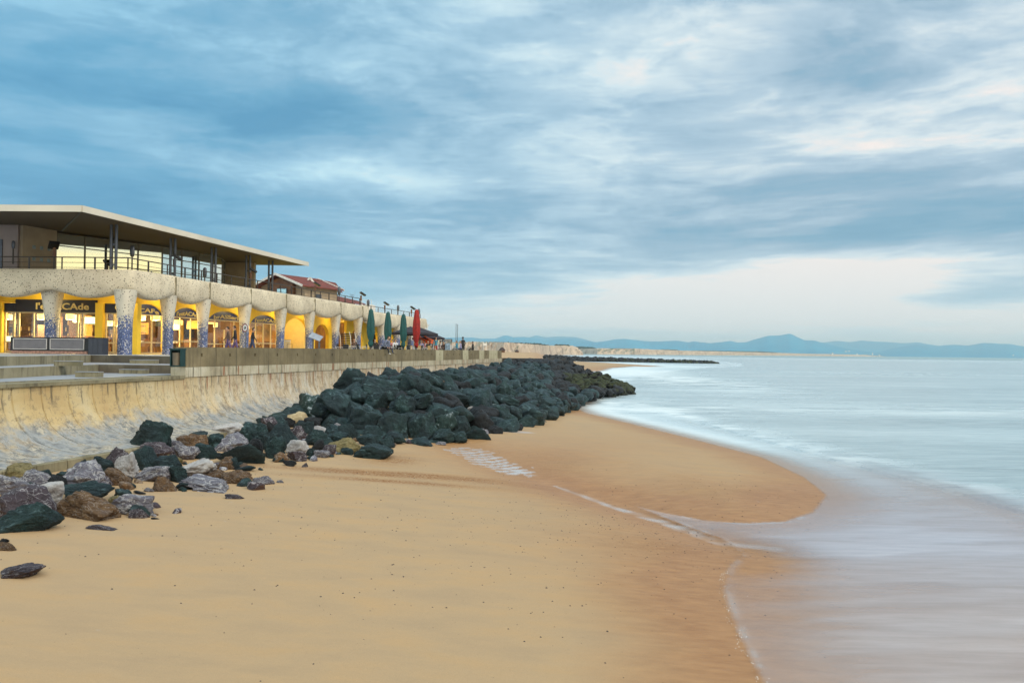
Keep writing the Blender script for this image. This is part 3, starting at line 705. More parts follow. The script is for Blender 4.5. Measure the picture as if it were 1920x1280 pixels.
# ================================================================== the promenade building
m, t, b = material('pebbled_render'); M_PEB = m; P = t.pos(); z_ = t.sep(P)[2]
def pebbles(t, P, sc, thr):
    cut = t.math('LESS_THAN', t.vor(P, sc), thr); cl = t.vor(P, sc, 'Color'); keep_ = t.math('GREATER_THAN', t.sep(cl)[0], .42)
    return t.math('MULTIPLY', cut, keep_), t.sep(cl)
wc = t.ramp(t.noise(P, .7, 5, .6), [(.3, (.46, .39, .28)), (.7, (.66, .58, .43))])
p1, q1 = pebbles(t, P, 9.0, .30)
c = t.mix(t.math('MULTIPLY', p1, .85), wc, t.mix(q1[1], (.05, .05, .055), (.22, .17, .11)))
p2, q2 = pebbles(t, P, 13.0, .24)
c = t.mix(t.math('MULTIPLY', p2, .55), c, (.13, .12, .12))
M_LEDGE = m
t.put(b.inputs['Base Color'], c); b.inputs['Roughness'].default_value = .7
t.put(b.inputs['Normal'], t.bump(t.math('ADD', t.noise(P, 5, 4, .6), t.math('MULTIPLY', p1, .6)), .5, .04))
m, t, b = material('pillar_mosaic'); M_PIL = m; P = t.pos(); z_ = t.sep(P)[2]
wc = t.ramp(t.noise(P, .7, 5, .6), [(.3, (.50, .45, .36)), (.7, (.66, .60, .48))])
p1, q1 = pebbles(t, P, 8.5, .27)
c = t.mix(t.math('MULTIPLY', p1, .9), wc, t.mix(q1[1], (.04, .04, .05), (.20, .15, .10)))
cell = t.vor(P, 19.0, 'Color'); cr, cg, cb = t.sep(cell)
kk = t.rng(z_, 6.25, 5.3, 0, 1, False)
isb = t.math('LESS_THAN', cr, kk)
blu = t.ramp(cg, [(.0, (.015, .04, .15)), (.45, (.04, .085, .28)), (.75, (.09, .14, .33)), (.95, (.34, .37, .46))], 'CONSTANT')
dist_ = t.vor(P, 19.0, 'Distance', 'DISTANCE_TO_EDGE')
blu = t.mix(t.math('LESS_THAN', dist_, .07), blu, (.16, .17, .22))
low = t.math('LESS_THAN', t.math('ADD', cb, .0), t.rng(z_, 5.6, 4.3, 0, .12, False))
blu = t.mix(low, blu, (.55, .53, .5))
t.put(b.inputs['Base Color'], t.mix(isb, c, blu)); b.inputs['Roughness'].default_value = .45
t.put(b.inputs['Normal'], t.bump(t.math('ADD', p1, dist_), .4, .03))
M_YEL = plain('yellow_plaster', (.86, .58, .045), .75, var=.08, scale=.7)
M_TAN = plain('tan_render', (.36, .28, .19), .85, var=.14, scale=.6)
M_TANM = plain('mauve_render', (.34, .28, .26), .85, var=.1, scale=.6)
M_FASC = plain('roof_fascia', (.62, .57, .47), .55, var=.06, scale=.4)
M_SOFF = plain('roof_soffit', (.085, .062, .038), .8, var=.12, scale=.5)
M_STEEL = plain('grey_steel', (.10, .105, .12), .4, .6, bump=.05)
M_RAIL = plain('rail_bronze', (.085, .07, .06), .5, .5, bump=.05)
M_BLK = plain('black_metal', (.018, .018, .02), .5, .2, bump=.05)
M_SIGN = plain('sign_dark', (.012, .012, .022), .45, bump=.03)
M_SIGNB = plain('sign_blue', (.015, .022, .12), .4, bump=.03)
M_LET = plain('sign_letter', (.62, .50, .20), .5, bump=0)
M_CREAM = plain('cream_frame', (.62, .50, .28), .5, bump=.03)
M_WOOD1 = plain('wood_brown', (.16, .065, .022), .5, var=.3, scale=2)
M_WHITE = plain('white_paint', (.75, .73, .68), .6, var=.05)
M_LAMP = plain('lamp_glow', (.9, .8, .5), .5, bump=0, emit=(1.0, .60, .12), es=2.2)
M_LAMPW = plain('lamp_white', (.9, .85, .7), .5, bump=0, emit=(1.0, .80, .45), es=5.0)
M_SCREEN = plain('screen_glow', (.8, .9, .8), .3, bump=0, emit=(.75, 1.0, .72), es=1.3)
def glassmat(name, refl=.25, tint=(.9, .93, .95), rough=.0, gl=(1, 1, 1)):
    m = bpy.data.materials.new(name); m.use_nodes = True; m.node_tree.nodes.clear(); t = NT(m.node_tree)
    g = t.add('ShaderNodeBsdfGlossy'); g.inputs[0].default_value = (*gl, 1); g.inputs[1].default_value = rough
    tr = t.add('ShaderNodeBsdfTransparent'); tr.inputs[0].default_value = (*tint, 1)
    fr = t.add('ShaderNodeFresnel'); fr.inputs[0].default_value = 1.5
    mx = t.add('ShaderNodeMixShader'); t.put(mx.inputs[0], t.math('MAXIMUM', fr.outputs[0], refl)); t.l.new(tr.outputs[0], mx.inputs[1]); t.l.new(g.outputs[0], mx.inputs[2])
    o = t.add('ShaderNodeOutputMaterial'); t.l.new(mx.outputs[0], o.inputs[0]); return m
M_GL = glassmat('shop_glass', .10); M_GLU = glassmat('upper_glass', .90, (.30, .36, .40), .01, (.86, .92, .84))

bld = empty('promenade_building', (-22, 46, ZF), 0, 'two-storey seafront building with pebbled pillars, wavy white parapet band and overhanging flat roof', 'building')
def B(o): return into(o, bld)
CF = 31.2
def FX(Y, c=CF): return -c + SL * Y
ND = Vector((1, -SL, 0)).normalized()       # outward (towards the sea)
TD = Vector((SL, 1, 0)).normalized()        # along the facade, away from the camera
PY1 = [45.9, 49.8, 53.5, 58.7, 64.1, 69.2, 74.6, 79.9]
# --- wavy band. path: left facade (const Y) then round the corner then the long facade
def band(name, path, pil_s, ztop, zpil, zlow, mat, th=.9):
    """path: polyline of (x, y); pil_s: arc lengths of the pillars"""
    P_ = [Vector((x, y, 0)) for x, y in path]; cum = [0]
    for a, b_ in zip(P_, P_[1:]): cum.append(cum[-1] + (b_ - a).length)
    vs, fs = [], []; s_ = 0; stp = .22; n = int(cum[-1] / stp); rowsn = 12
    for i in range(n + 1):
        s_ = cum[-1] * i / n; j = max(k for k in range(len(P_) - 1) if cum[k] <= s_ + 1e-6)
        q = (s_ - cum[j]) / (cum[j + 1] - cum[j]); p = P_[j].lerp(P_[j + 1], q)
        def nrm(k): d = (P_[k + 1] - P_[k]).normalized(); return Vector((d.y, -d.x, 0))
        nn = nrm(j)
        if j + 1 < len(P_) - 1 and q > .5: nn = nrm(j).lerp(nrm(j + 1), (q - .5)).normalized() if (cum[j + 1] - s_) < .8 else nn
        if j > 0 and (s_ - cum[j]) < .8: nn = nrm(j).lerp(nrm(j - 1), .5 - (s_ - cum[j]) / 1.6).normalized()
        k0 = max([x for x in pil_s if x <= s_], default=pil_s[0] - 5); k1 = min([x for x in pil_s if x > s_], default=pil_s[-1] + 5)
        w_ = (s_ - k0) / (k1 - k0); wv = max(0.0, math.sin(math.pi * min(1, max(0, w_)) ** .92)) ** 1.5
        zb = zpil + (zlow - zpil) * wv
        bul = .10 + .12 * wv + .03 * math.sin(s_ * 1.7)
        sec = [(-th, ztop - .02), (-.25, ztop), (-.06, ztop - .015), (.04, ztop - .09), (bul * .5, ztop - .35), (bul * .9, (ztop + zb) / 2 + .1), (bul, (ztop + zb) / 2 - .25), (bul * .85, zb + .22), (bul * .45, zb + .06), (-.05, zb), (-.45, zb + .03), (-th, zb + .25)]
        for o_, z in sec:
            pp = p + nn * o_; vs.append((pp.x, pp.y, z + .03 * mnoise.noise((pp.x * .5, pp.y * .5, z))))
    for i in range(n): fs += [(i * rowsn + k, i * rowsn + k + 1, (i + 1) * rowsn + k + 1, (i + 1) * rowsn + k) for k in range(rowsn - 1)]
    e = n * rowsn; fs += [tuple(range(rowsn)), tuple(range(e + rowsn - 1, e - 1, -1))]
    return raw(name, vs, fs, mat, smooth=True)
left = [(-50, 46.6), (FX(45.9) - .0, 45.9)]
pth = left + [(FX(81.4), 81.4)]
L0 = math.hypot(FX(45.9) + 50, .7); k_ = math.sqrt(1 + SL * SL)
lp = [L0 - x for x in (22.9, 18.2, 13.7, 9.2, 4.75)] + [L0] + [L0 + (y - 45.9) * k_ for y in PY1[1:]]
B(band('parapet_band', pth, lp, 8.80, 7.56, 7.12, M_LEDGE))
# joints in the band
mb = MB()
for sY in PY1[1:]:
    for off_ in (0.0,):
        a = Vector((FX(sY), sY, 0)) + ND * .085; mb.bar(a + Vector((0, 0, 7.6)), a + Vector((0, 0, 8.7)), .035, .1, up=ND)
B(mb.build('joint', M_STEP))
def pillar(x, y, ang, w0=.82, w1=1.32, zt=7.62, parent=bld, z0=ZF - .02):
    prof = [(z0, w0), (z0 + .9, w0 * .98), (5.6, w0 * 1.0), (6.3, w0 * 1.12), (6.85, w0 * 1.32), (7.25, w0 * 1.5), (zt, w1)]
    vs, fs = [], []; n = 20
    rot = Matrix.Rotation(ang, 3, 'Z')
    for z, wd in prof:
        z = z if z > z0 else z
        for k in range(n):
            q = 2 * math.pi * k / n; cx, sy_ = math.cos(q), math.sin(q)
            rr = (abs(cx) ** 3.4 + abs(sy_) ** 3.4) ** (-1 / 3.4)
            v = rot @ Vector((cx * rr * wd / 2 * .95, sy_ * rr * wd / 2, 0)); vs.append((x + v.x, y + v.y, z))
    for i in range(len(prof) - 1): fs += [(i * n + k, i * n + (k + 1) % n, (i + 1) * n + (k + 1) % n, (i + 1) * n + k) for k in range(n)]
    o = raw('pillar', vs, fs, M_PIL, smooth=True); return into(o, parent)
AF = -math.atan(SL)
for Y in PY1:
    c_ = Vector((FX(Y), Y, 0)) - ND * .42; pillar(c_.x, c_.y, AF, w0=.72 if Y < 46 else .60, w1=1.12 if Y < 46 else .92)
for d_ in (4.75, 9.2, 13.7, 18.2):
    pillar(FX(45.9) - d_ - .42, 46.9, 0, w0=.70, w1=1.15)
# slab and soffit between band and inner wall
sof = [(-50, 46.9), (FX(46.3) - .5, 46.3), (FX(81.2, 31.7), 81.2), (FX(81.2, 46), 81.2), (-50, 60)]
B(MB().prism(sof, 7.66, 8.35).build('terrace_slab', M_YEL))
# --- inner wall with arched shopfronts (long facade)
CI = 33.5
def arch(y0, y1, z0, zs, zt, n=18):
    pts = [(y0, z0), (y0, zs)] + [((y0 + y1) / 2 - (y1 - y0) / 2 * math.cos(math.pi * k / n), zs + (zt - zs) * math.sin(math.pi * k / n)) for k in range(1, n)] + [(y1, zs), (y1, z0)]
    return pts
def wallpoly(name, outer, holes, org, du, dn, th, mat, parent):
    """vertical wall: outline and holes in (u, z); org + du*u; thickness th along dn"""
    loops = [outer] + holes; flat = [[Vector((u, z, 0)) for u, z in l] for l in loops]
    tri = tessellate_polygon(flat); pts = [p for l in loops for p in l]; n = len(pts)
    W3 = lambda u, z, o_: Vector(org) + Vector(du) * u + Vector(dn) * o_ + Vector((0, 0, z))
    vs = [W3(u, z, 0) for u, z in pts] + [W3(u, z, -th) for u, z in pts]
    fs = [tuple(x) for x in tri] + [tuple(i + n for i in x)[::-1] for x in tri]; k = 0
    for l in loops:
        m_ = len(l); fs += [(k + i, k + (i + 1) % m_, n + k + (i + 1) % m_, n + k + i) for i in range(m_)]; k += m_
    mb = MB(); mb._add(vs, fs); return into(mb.build(name, mat), parent)
org = Vector((FX(0, CI), 0, 0)); du = Vector((SL, 1, 0))
OPEN = [(49.0, 52.6), (53.1, 56.75), (57.15, 62.3), (62.95, 67.85), (68.75, 73.3)]
ARCH = [arch(a, b_, ZF + .02, 5.85, 7.08) for a, b_ in OPEN] + [arch(74.6, 77.6, ZF + .02, 5.6, 6.7)]
wallpoly('arcade_wall', [(48.6, ZF), (48.6, 7.66), (78.6, 7.66), (78.6, ZF)], ARCH, org, du, ND, .34, M_YEL, bld)
def W3(u, z, o_, c=CI): return Vector((FX(u, c), u, z)) + ND * o_
def text(s, size, org, du, dn, mat, name='lettering', parent=None, ext=.02, width=None, arcdrop=0.0):
    cu = bpy.data.curves.new('t', 'FONT'); cu.body = s; cu.size = size; cu.extrude = ext; cu.offset = size * .018; cu.resolution_u = 3
    tmp = bpy.data.objects.new('t', cu); COL.objects.link(tmp); bpy.context.view_layer.update()
    me = bpy.data.meshes.new_from_object(tmp.evaluated_get(bpy.context.evaluated_depsgraph_get())); bpy.data.objects.remove(tmp); bpy.data.curves.remove(cu)
    xs = [v.co.x for v in me.vertices]; W_ = max(xs) - min(xs); x0 = min(xs); kx = (width / W_) if width else 1
    du_, dn_ = Vector(du).normalized(), Vector(dn).normalized()
    for v in me.vertices:
        u_ = (v.co.x - x0) * kx; q = u_ / max(.01, W_ * kx) * 2 - 1
        v.co = Vector(org) + du_ * u_ + Vector((0, 0, v.co.y - arcdrop * q * q)) + dn_ * v.co.z
    me.name = name; me.materials.clear(); me.materials.append(mat); o = bpy.data.objects.new(name, me); link(o)
    if parent is not None: o.parent = parent
    return o
# shopfronts
WORDS = ['CAFe', "l'estACAde", 'brASSerie', "l'estACAde"]
def shopfront(i, a, b_, word):
    sg = None
    A = arch(a + .01, b_ - .01, 6.42, 6.421, 6.955)[1:-1]
    top = [(u, z) for u, z in arch(a + .02, b_ - .02, ZF, 5.85, 7.06) if z > 6.42]
    umin, umax = min(p[0] for p in top), max(p[0] for p in top)
    n = len(top); vs = [W3(u, z, -.10) for u, z in top] + [W3(u, z, -.18) for u, z in top]
    e = [W3(umin - .12, 6.42, -.10), W3(umax + .12, 6.42, -.10), W3(umin - .12, 6.42, -.18), W3(umax + .12, 6.42, -.18)]
    poly = [(umin - .1, 6.42)] + top + [(umax + .1, 6.42)]
    vs = [W3(u, z, -.10) for u, z in poly] + [W3(u, z, -.18) for u, z in poly]; n = len(poly)
    fs = [tuple(range(n)), tuple(range(2 * n - 1, n - 1, -1))] + [(k, (k + 1) % n, n + (k + 1) % n, n + k) for k in range(n)]
    mb = MB(); mb._add(vs, fs); sg = B(mb.build('sign_panel', M_SIGNB))
    wd = (b_ - a) * (.56 if word == 'CAFe' else .72); st = (a + b_) / 2 - wd * (.40 if word == 'CAFe' else .40)
    text(word, .40, W3(st, 6.53, -.09), TD, ND, M_LET, parent=sg, width=wd * k_, arcdrop=.10)
    sg.children[0].matrix_parent_inverse = Matrix.Identity(4)
    mb = MB(); nm = max(2, round((b_ - a) / 1.25)); us = [a + .04 + (b_ - a - .08) * k / nm for k in range(nm + 1)]
    for u in us: mb.bar(W3(u, ZF + .02, -.14), W3(u, 6.42, -.14), .07, .08, up=ND)
    for z in (ZF + .08, 4.75 if i % 2 else 4.62, 6.38): mb.bar(W3(a + .04, z, -.14), W3(b_ - .04, z, -.14), .07, .07)
    fr = B(mb.build('window', M_CREAM))
    v4 = [W3(a, ZF, -.145), W3(b_, ZF, -.145), W3(b_, 6.42, -.145), W3(a, 6.42, -.145)]
    g = raw('pane', v4, [(0, 1, 2, 3)], M_GL, fr)
for i, ((a, b_), wd_) in enumerate(zip(OPEN[:4], WORDS)): shopfront(i, a, b_, wd_)
# --- left facade: recessed shopfront at const Y
YL = 49.2
def LX(px): return (px - 960) / F * YL
mb = MB()
mb.box(((-50 + FX(49.2, CI)) / 2, YL + .1, 7.32), (FX(49.2, CI) + 50, .3, .7)); B(mb.build('lintel', M_YEL))
for px0, px1 in ((-60, 9), (183, 197), (252, 262)):
    B(MB().box(((LX(px0) + LX(px1)) / 2, YL - .1, (ZF + 7) / 2), (LX(px1) - LX(px0), .5, 7 - ZF)).build('yellow_column', M_YEL))
def lsign(px0, px1, z0, z1, mat, words):
    o = B(MB().box(((LX(px0) + LX(px1)) / 2, YL - .08, (z0 + z1) / 2), (LX(px1) - LX(px0), .1, z1 - z0)).build('sign_panel', mat))
    for wd, a, b_, sz in words:
        text(wd, sz, (LX(a), YL - .15, z0 + .16), (1, 0, 0), (0, -1, 0), M_LET, parent=o, width=LX(b_) - LX(a))
lsign(30, 182.6, 6.42, 7.18, M_SIGN, [("l'estACAde", 69, 168, .56)])
lsign(9.4, 29.6, 6.42, 6.95, M_SIGN, [])
lsign(197.4, 251.6, 6.42, 6.98, M_SIGN, [('CAFe', 217, 251, .48)])
mb = MB()
for px in (10, 26, 35, 63, 86, 112, 145, 150, 156, 182, 199, 213, 217, 236, 250): mb.box((LX(px), YL, (ZF + 6.42) / 2), (.075 if px not in (26, 35, 145) else .11, .09, 6.42 - ZF))
for z in (ZF + .1, 4.55, 6.38): mb.box(((LX(9) + LX(251)) / 2, YL, z), (LX(251) - LX(9), .08, .08))
fr = B(mb.build('window', M_CREAM))
raw('pane', [(LX(9), YL + .01, ZF), (LX(251), YL + .01, ZF), (LX(251), YL + .01, 6.42), (LX(9), YL + .01, 6.42)], [(0, 1, 2, 3)], M_GL, fr)
# --- the lit room behind
room = [(-50, 49.4), (FX(49.4, CI + .3), 49.4), (FX(68.2, CI + .3), 68.2), (FX(68.2, CI + 7.5), 68.2), (FX(58, CI + 7.5), 58), (-50, 57)]
RZ0, RZ1 = ZF + .012, 7.2
n = len(room)
B(MB().prism(room, RZ0 - .01, RZ0).build('shop_floor', M_WOOD1)); B(MB().prism(room, RZ1, RZ1 + .05).build('shop_ceiling', plain('ceiling_warm', (.45, .30, .12), .8)))
mb = MB()
for a, c_ in ((2, 3), (3, 4), (4, 5)): mb.bar(Vector((*room[a], (RZ0 + RZ1) / 2)), Vector((*room[c_], (RZ0 + RZ1) / 2)), .15, RZ1 - RZ0 - .004)
B(mb.build('back_wall', plain('back_wall_warm', (.30, .15, .05), .8, var=.42, scale=.8)))
# alcove behind the fifth arch, passage behind the sixth
mb = MB()
al = [W3(68.9, 0, -.3), W3(68.9, 0, -2.6), W3(73.2, 0, -2.6), W3(73.2, 0, -.3)]
for p, q in zip(al, al[1:]): mb.bar(p + Vector((0, 0, 5.5)), q + Vector((0, 0, 5.5)), .12, 3.3)
B(mb.build('alcove_wall', plain('alcove_cream', (.80, .66, .30), .7, var=.05)))
mb = MB()
al = [W3(74.3, 0, -.3), W3(74.3, 0, -3.2), W3(80.9, 0, -3.2)]
for p, q in zip(al, al[1:]): mb.bar(p + Vector((0, 0, 5.6)), q + Vector((0, 0, 5.6)), .12, 3.5)
B(mb.build('passage_wall', M_YEL))
dr = B(MB().box(W3(76.4, 5.0, -2.9), (.1, 1.7, 2.3), AF).build('door', M_CREAM))
q = MB().box(W3(76.1, 5.0, -2.82), (.06, .55, 2.0), AF).box(W3(76.8, 5.0, -2.82), (.06, .55, 2.0), AF).build('pane', M_WOOD1, dr)
q = B(MB().box(W3(76.3, 6.45, -2.8), (.06, .55, .26), AF).build('exit_sign', plain('exit_green', (.05, .5, .2), .5, emit=(.1, .9, .35), es=1.2)))
# shelves, bar and bottles inside
mb = MB()
for z in (4.9, 5.35, 5.8): mb.box((-31.5, 56.4, z), (11, .35, .05))
for x in (-36.5, -33.5, -30.5, -27.5): mb.box((x, 56.4, 5.2), (.08, .36, 2.2))
mb.box((-31.5, 54.2, 4.45), (8, .6, 1.15)); B(mb.build('bar_shelves', M_WOOD1))
mb = MB()
for i in range(70):
    x = rnd.uniform(-36.8, -26.2); z = rnd.choice((4.93, 5.38, 5.83)); mb.tube([(x, 56.3, z), (x, 56.3, z + .2), (x, 56.3, z + .3)], [.04, .04, .015], 6)
B(mb.build('bottles', plain('bottle_glow', (.5, .3, .08), .2, emit=(1, .6, .15), es=.5)))
tv = B(MB().box((LX(167.5) * 1.03, 50.7, 5.98), (.80, .06, .5)).build('television', M_BLK))
MB().box((LX(167.5) * 1.03, 50.66, 5.98), (.72, .02, .43)).build('screen', M_SCREEN, tv)
tv = B(MB().box((LX(18.5) * 1.03, 50.7, 4.75), (.62, .06, .40)).build('television', M_BLK))
MB().box((LX(18.5) * 1.03, 50.66, 4.75), (.54, .02, .32)).build('screen', M_SCREEN, tv)

# pictures, curtains and panels on the back wall, tables near the panes
for i in range(16):
    x = -38 + i * 1.15; y = 56.9 + (x + 50) / 28.5 * 1.0 - .35; w_ = rnd.uniform(.5, .9)
    B(MB().box((x, y, rnd.uniform(5.6, 6.3)), (w_, .05, rnd.uniform(.5, .9))).build('picture', rnd.choice([M_WOOD1, M_BLK, plain('panel_amber', (.75, .45, .10), .6), plain('panel_deep', (.10, .05, .03), .6)])))
for Y in np.arange(50, 68, 1.3):
    q = W3(float(Y), 5.6 + rnd.uniform(-.5, .3), -6.9 if Y > 57.5 else -7.0)
    B(MB().box(q, (.08, rnd.uniform(.5, 1.0), rnd.uniform(.8, 2.2)), AF).build('picture', rnd.choice([M_WOOD1, M_BLK, plain('panel_amber', (.75, .45, .10), .6), plain('panel_deep', (.10, .05, .03), .6)])))
for i in range(17):
    if i < 7: q = Vector((-38 + i * 2.1, 50.6 + (i % 2) * 1.3, ZF + .01))
    else: q = W3(50 + (i - 7) * 1.85, ZF + .01, -1.3 - (i % 2) * 1.4)
    o = empty('cafe_table', q, i * .7, 'dark cafe table with upright chairs seen through the lit panes', 'table', 'tables inside the lit cafe')
    MB().box((0, 0, .73), (.7, .7, .04)).build('table_top', M_WOOD1, o); MB().tube([(0, 0, 0), (0, 0, .72)], .04, 6).build('leg', M_BLK, o)
    MB().box((.1, .1, .80), (.1, .1, .1)).build('place_setting', M_WHITE, o)
    for sg in (-1, 1):
        c_ = empty('cafe_chair', q + Vector((.75 * sg, .1, 0)), i * .7, 'dark high-backed chair at a table behind the lit panes', 'chair', 'chairs inside the lit cafe')
        MB().box((0, 0, .45), (.42, .42, .05)).build('seat', M_WOOD1, c_); MB().box((.2 * sg, 0, .75), (.04, .4, .6)).build('backrest', M_WOOD1, c_)
        for x in (-.18, .18):
            for y in (-.18, .18): MB().box((x, y, .21), (.035, .035, .42)).build('leg', M_WOOD1, c_)
# pendant lamps in the rooms
def pendant(loc, w_, h_, label, emi=M_LAMP):
    o = empty('pendant_lamp', loc, 0, label, 'pendant lamp', 'pendant lamps in the lit cafe')
    MB().lathe((0, 0, 0), [(w_ * .5, -h_ / 2), (w_ * .52, -h_ * .4), (w_ * .52, h_ * .4), (w_ * .5, h_ / 2), (.02, h_ / 2 + .01)], 14).build('lamp_shade', emi, o)
    MB().tube([(0, 0, h_ / 2), (0, 0, RZ1 - loc[2])], .012, 5).build('cord', M_BLK, o)
    return o
for px, py, D, w_, h_, lab in ((14, 594, 50.6, .55, .34, 'glowing yellow drum lamp behind the leftmost cafe window'), (79, 594, 50.8, .55, .36, 'glowing yellow drum lamp left of the first mosaic pillar'), (132, 594, 51.0, .5, .36, 'glowing yellow drum lamp between the pillar and the screen'), (144, 597, 52.5, .5, .5, 'taller glowing lamp beside the lit shelf'),
                              (207, 606, 52, .35, .3, 'small glowing lamp just left of the corner pillar'), (222, 600, 51.5, .55, .8, 'bright tall glowing lamp beside the corner pillar'), (266, 596, 53.4, .45, .32, 'small drum lamp right of the corner pillar'), (292, 596, 53.5, .6, .32, 'drum lamp in the right pane of the first arch')):
    p = at_Y(px, py, D); pendant((p.x, D, p.z), w_, h_, lab)
for Y, lab in ((56.6, 'wide glowing ring lamp under the second arched sign'), (61.0, 'wide glowing ring lamp under the third arched sign'), (66.2, 'glowing lamp behind the fourth arched window'), (59.0, 'small glowing lamp at the left of the third arched window')):
    p = W3(Y, 6.12, -2.2 if Y != 59 else -4); pendant((p.x, p.y, p.z), 1.15 if Y in (56.6, 61.0) else .6, .34, lab)
def plight(loc, e, col=(1, .78, .33), r=.15):
    l = bpy.data.lights.new('lamp_light', 'POINT'); l.energy = e; l.color = col; l.shadow_soft_size = r
    o = bpy.data.objects.new('lamp_light', l); o.location = loc; COL.objects.link(o)
for o in [x for x in COL.objects if x.name.startswith('pendant_lamp')]: plight(o.location - Vector((0, 0, .42)), LP1)
for Y in (71.0,): p = W3(Y, 6.9, -1.1); plight(p, 130, (1, .72, .3))
p = W3(77.5, 6.9, -1.6); plight(p, 110)
# ceiling lights under the band
for i, (px, lab) in enumerate(((65, 'white ceiling light under the band left of the first pillar'), (217, 'white ceiling light under the band left of the corner pillar'))):
    x = (px - 960) / F * 47.9
    o = empty('ceiling_light', (x, 47.9, 7.64), 0, lab, 'ceiling light', 'ceiling lights under the arcade')
    MB().lathe((0, 0, 0), [(.24, -.09), (.26, -.03), (.26, .0)], 16).build('diffuser', M_LAMPW, o)
    MB().lathe((0, 0, 0), [(.29, -.03), (.29, .02)], 16).build('rim', M_WHITE, o)
    plight((x, 47.9, 7.35), LP2)
for Y in (51.6, 56.0, 61.3, 66.6, 71.8, 77.0):
    p = W3(Y, 7.64, 1.1)
    o = empty('ceiling_light', p, 0, 'round ceiling light on the yellow soffit of the long arcade', 'ceiling light', 'ceiling lights of the long arcade')
    MB().lathe((0, 0, 0), [(.20, -.09), (.22, -.03), (.22, .0)], 14).build('diffuser', M_LAMPW, o)
    MB().lathe((0, 0, 0), [(.25, -.03), (.25, .02)], 14).build('rim', M_WHITE, o)
    plight(p - Vector((0, 0, .3)), LP2)

# --- upper floor
ZT = 8.36
RT = EYE + 7.58
roofp = [(FX(42.7, 31.8), 42.7), (FX(69.3, 31.8), 69.3), (-42, 68.7), (-52, 60), (-52, 43.2)]
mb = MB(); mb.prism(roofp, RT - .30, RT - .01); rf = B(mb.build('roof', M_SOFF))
mb = MB()
for a, c_ in ((0, 1), (4, 0)):
    p, q = Vector((*roofp[a], 0)), Vector((*roofp[c_], 0)); d_ = (q - p).normalized(); o_ = Vector((d_.y, -d_.x, 0)) * .03; L = (q - p).length; ns = max(1, round(L / 5.4))
    for k in range(ns):
        s0, s1 = p + d_ * (L * k / ns + .004), p + d_ * (L * (k + 1) / ns - .004)
        mb.bar(s0 + o_ + Vector((0, 0, RT - .17)), s1 + o_ + Vector((0, 0, RT - .17)), .06, .345)
fa = mb.build('fascia', M_FASC, rf)
mb = MB(); mb.bar((*roofp[0], RT - .315), (-28.6, 50.3, RT - .315), .10, .03); mb.build('soffit_joint', M_BLK, rf)
MB().prism([(x * 1.0, y) for x, y in roofp], RT, RT + .02).build('roof_sheet', M_STEEL, rf)
UZ = RT - .30
mb = MB()
B(mb.bar((-29.68, 47.95, (ZT + UZ) / 2), (-28.85, 50.1, (ZT + UZ) / 2), .25, UZ - ZT - .004).build('upper_wall', M_TAN))
B(MB().bar((-36.0, 47.95, (ZT + UZ) / 2), (-29.82, 47.95, (ZT + UZ) / 2), .22, UZ - ZT - .006).build('upper_wall', M_TANM))
mb = MB()
for r_ in range(3):
    for c_ in range(3):
        q = (.30 + c_ * .22); p = Vector((-29.68, 47.95, 0)).lerp(Vector((-28.85, 50.1, 0)), q); p += Vector((.135, .02, 0)); B(MB().box((p.x, p.y, 10.35 - r_ * .72), (.03, .22, .22), R(-21)).build('glass_block', plain('block_grey', (.22, .27, .26), .3)))
GLN = [(-28.85, 50.15), (-26.9, 53.3), (-24.95, 56.5), (-23.9, 59.2), (-23.35, 61.6), (-23.3, 63.6), (-23.8, 65.8), (-24.7, 67.5)]
ZG1 = UZ - .12
v4, f4 = [], []
for x, y in GLN: v4 += [(x, y, ZT), (x, y, ZG1)]
for i in range(len(GLN) - 1): f4.append((2 * i, 2 * i + 2, 2 * i + 3, 2 * i + 1))
fr_mb = MB()
cumg = [0]
for a, c_ in zip(GLN, GLN[1:]): cumg.append(cumg[-1] + math.dist(a, c_))
def gp(s_):
    j = max(k for k in range(len(GLN) - 1) if cumg[k] <= s_ + 1e-6); q = (s_ - cumg[j]) / (cumg[j + 1] - cumg[j]); return Vector((GLN[j][0] + (GLN[j + 1][0] - GLN[j][0]) * q, GLN[j][1] + (GLN[j + 1][1] - GLN[j][1]) * q, 0))
s_ = 0.0
while s_ <= cumg[-1]:
    p = gp(s_); fr_mb.bar(p + Vector((0, 0, ZT)), p + Vector((0, 0, ZG1)), .09, .09, up=ND); s_ += 1.87
for i in range(len(GLN) - 1):
    for z in (ZG1, ZG1 - .78, ZT + .7, ZT + 1.35): 
        if z == ZT + 1.35 and i < 1: continue
        fr_mb.bar((*GLN[i], z), (*GLN[i + 1], z), .06, .06)
wn_ = B(fr_mb.build('window', plain('window_frame_dark', (.13, .10, .06), .5))); raw('pane', v4, f4, M_GLU, wn_)
B(MB().bar((-24.7, 67.55, (ZT + UZ) / 2), (-21.9, 67.5, (ZT + UZ) / 2), .3, UZ - ZT - .004).bar((-21.95, 67.7, (ZT + UZ) / 2), (-24, 69.2, (ZT + UZ) / 2), .2, UZ - ZT - .006).build('upper_wall', M_TAN))
# a dim room behind the upper glass
mb = MB(); mb.bar((-33, 50.5, 10), (-29, 66, 10), .2, 3.3); B(mb.build('upper_back_wall', plain('dim_room', (.12, .13, .13), .8)))
w_ = B(MB().box((-34.2, 47.82, 9.7), (7, .1, 2.0)).build('window', M_STEEL)); MB().box((-32.2, 47.75, 9.6), (2.6, .04, 1.9)).box((-35, 47.75, 9.6), (2.6, .04, 1.9)).build('pane', M_GLU, w_)
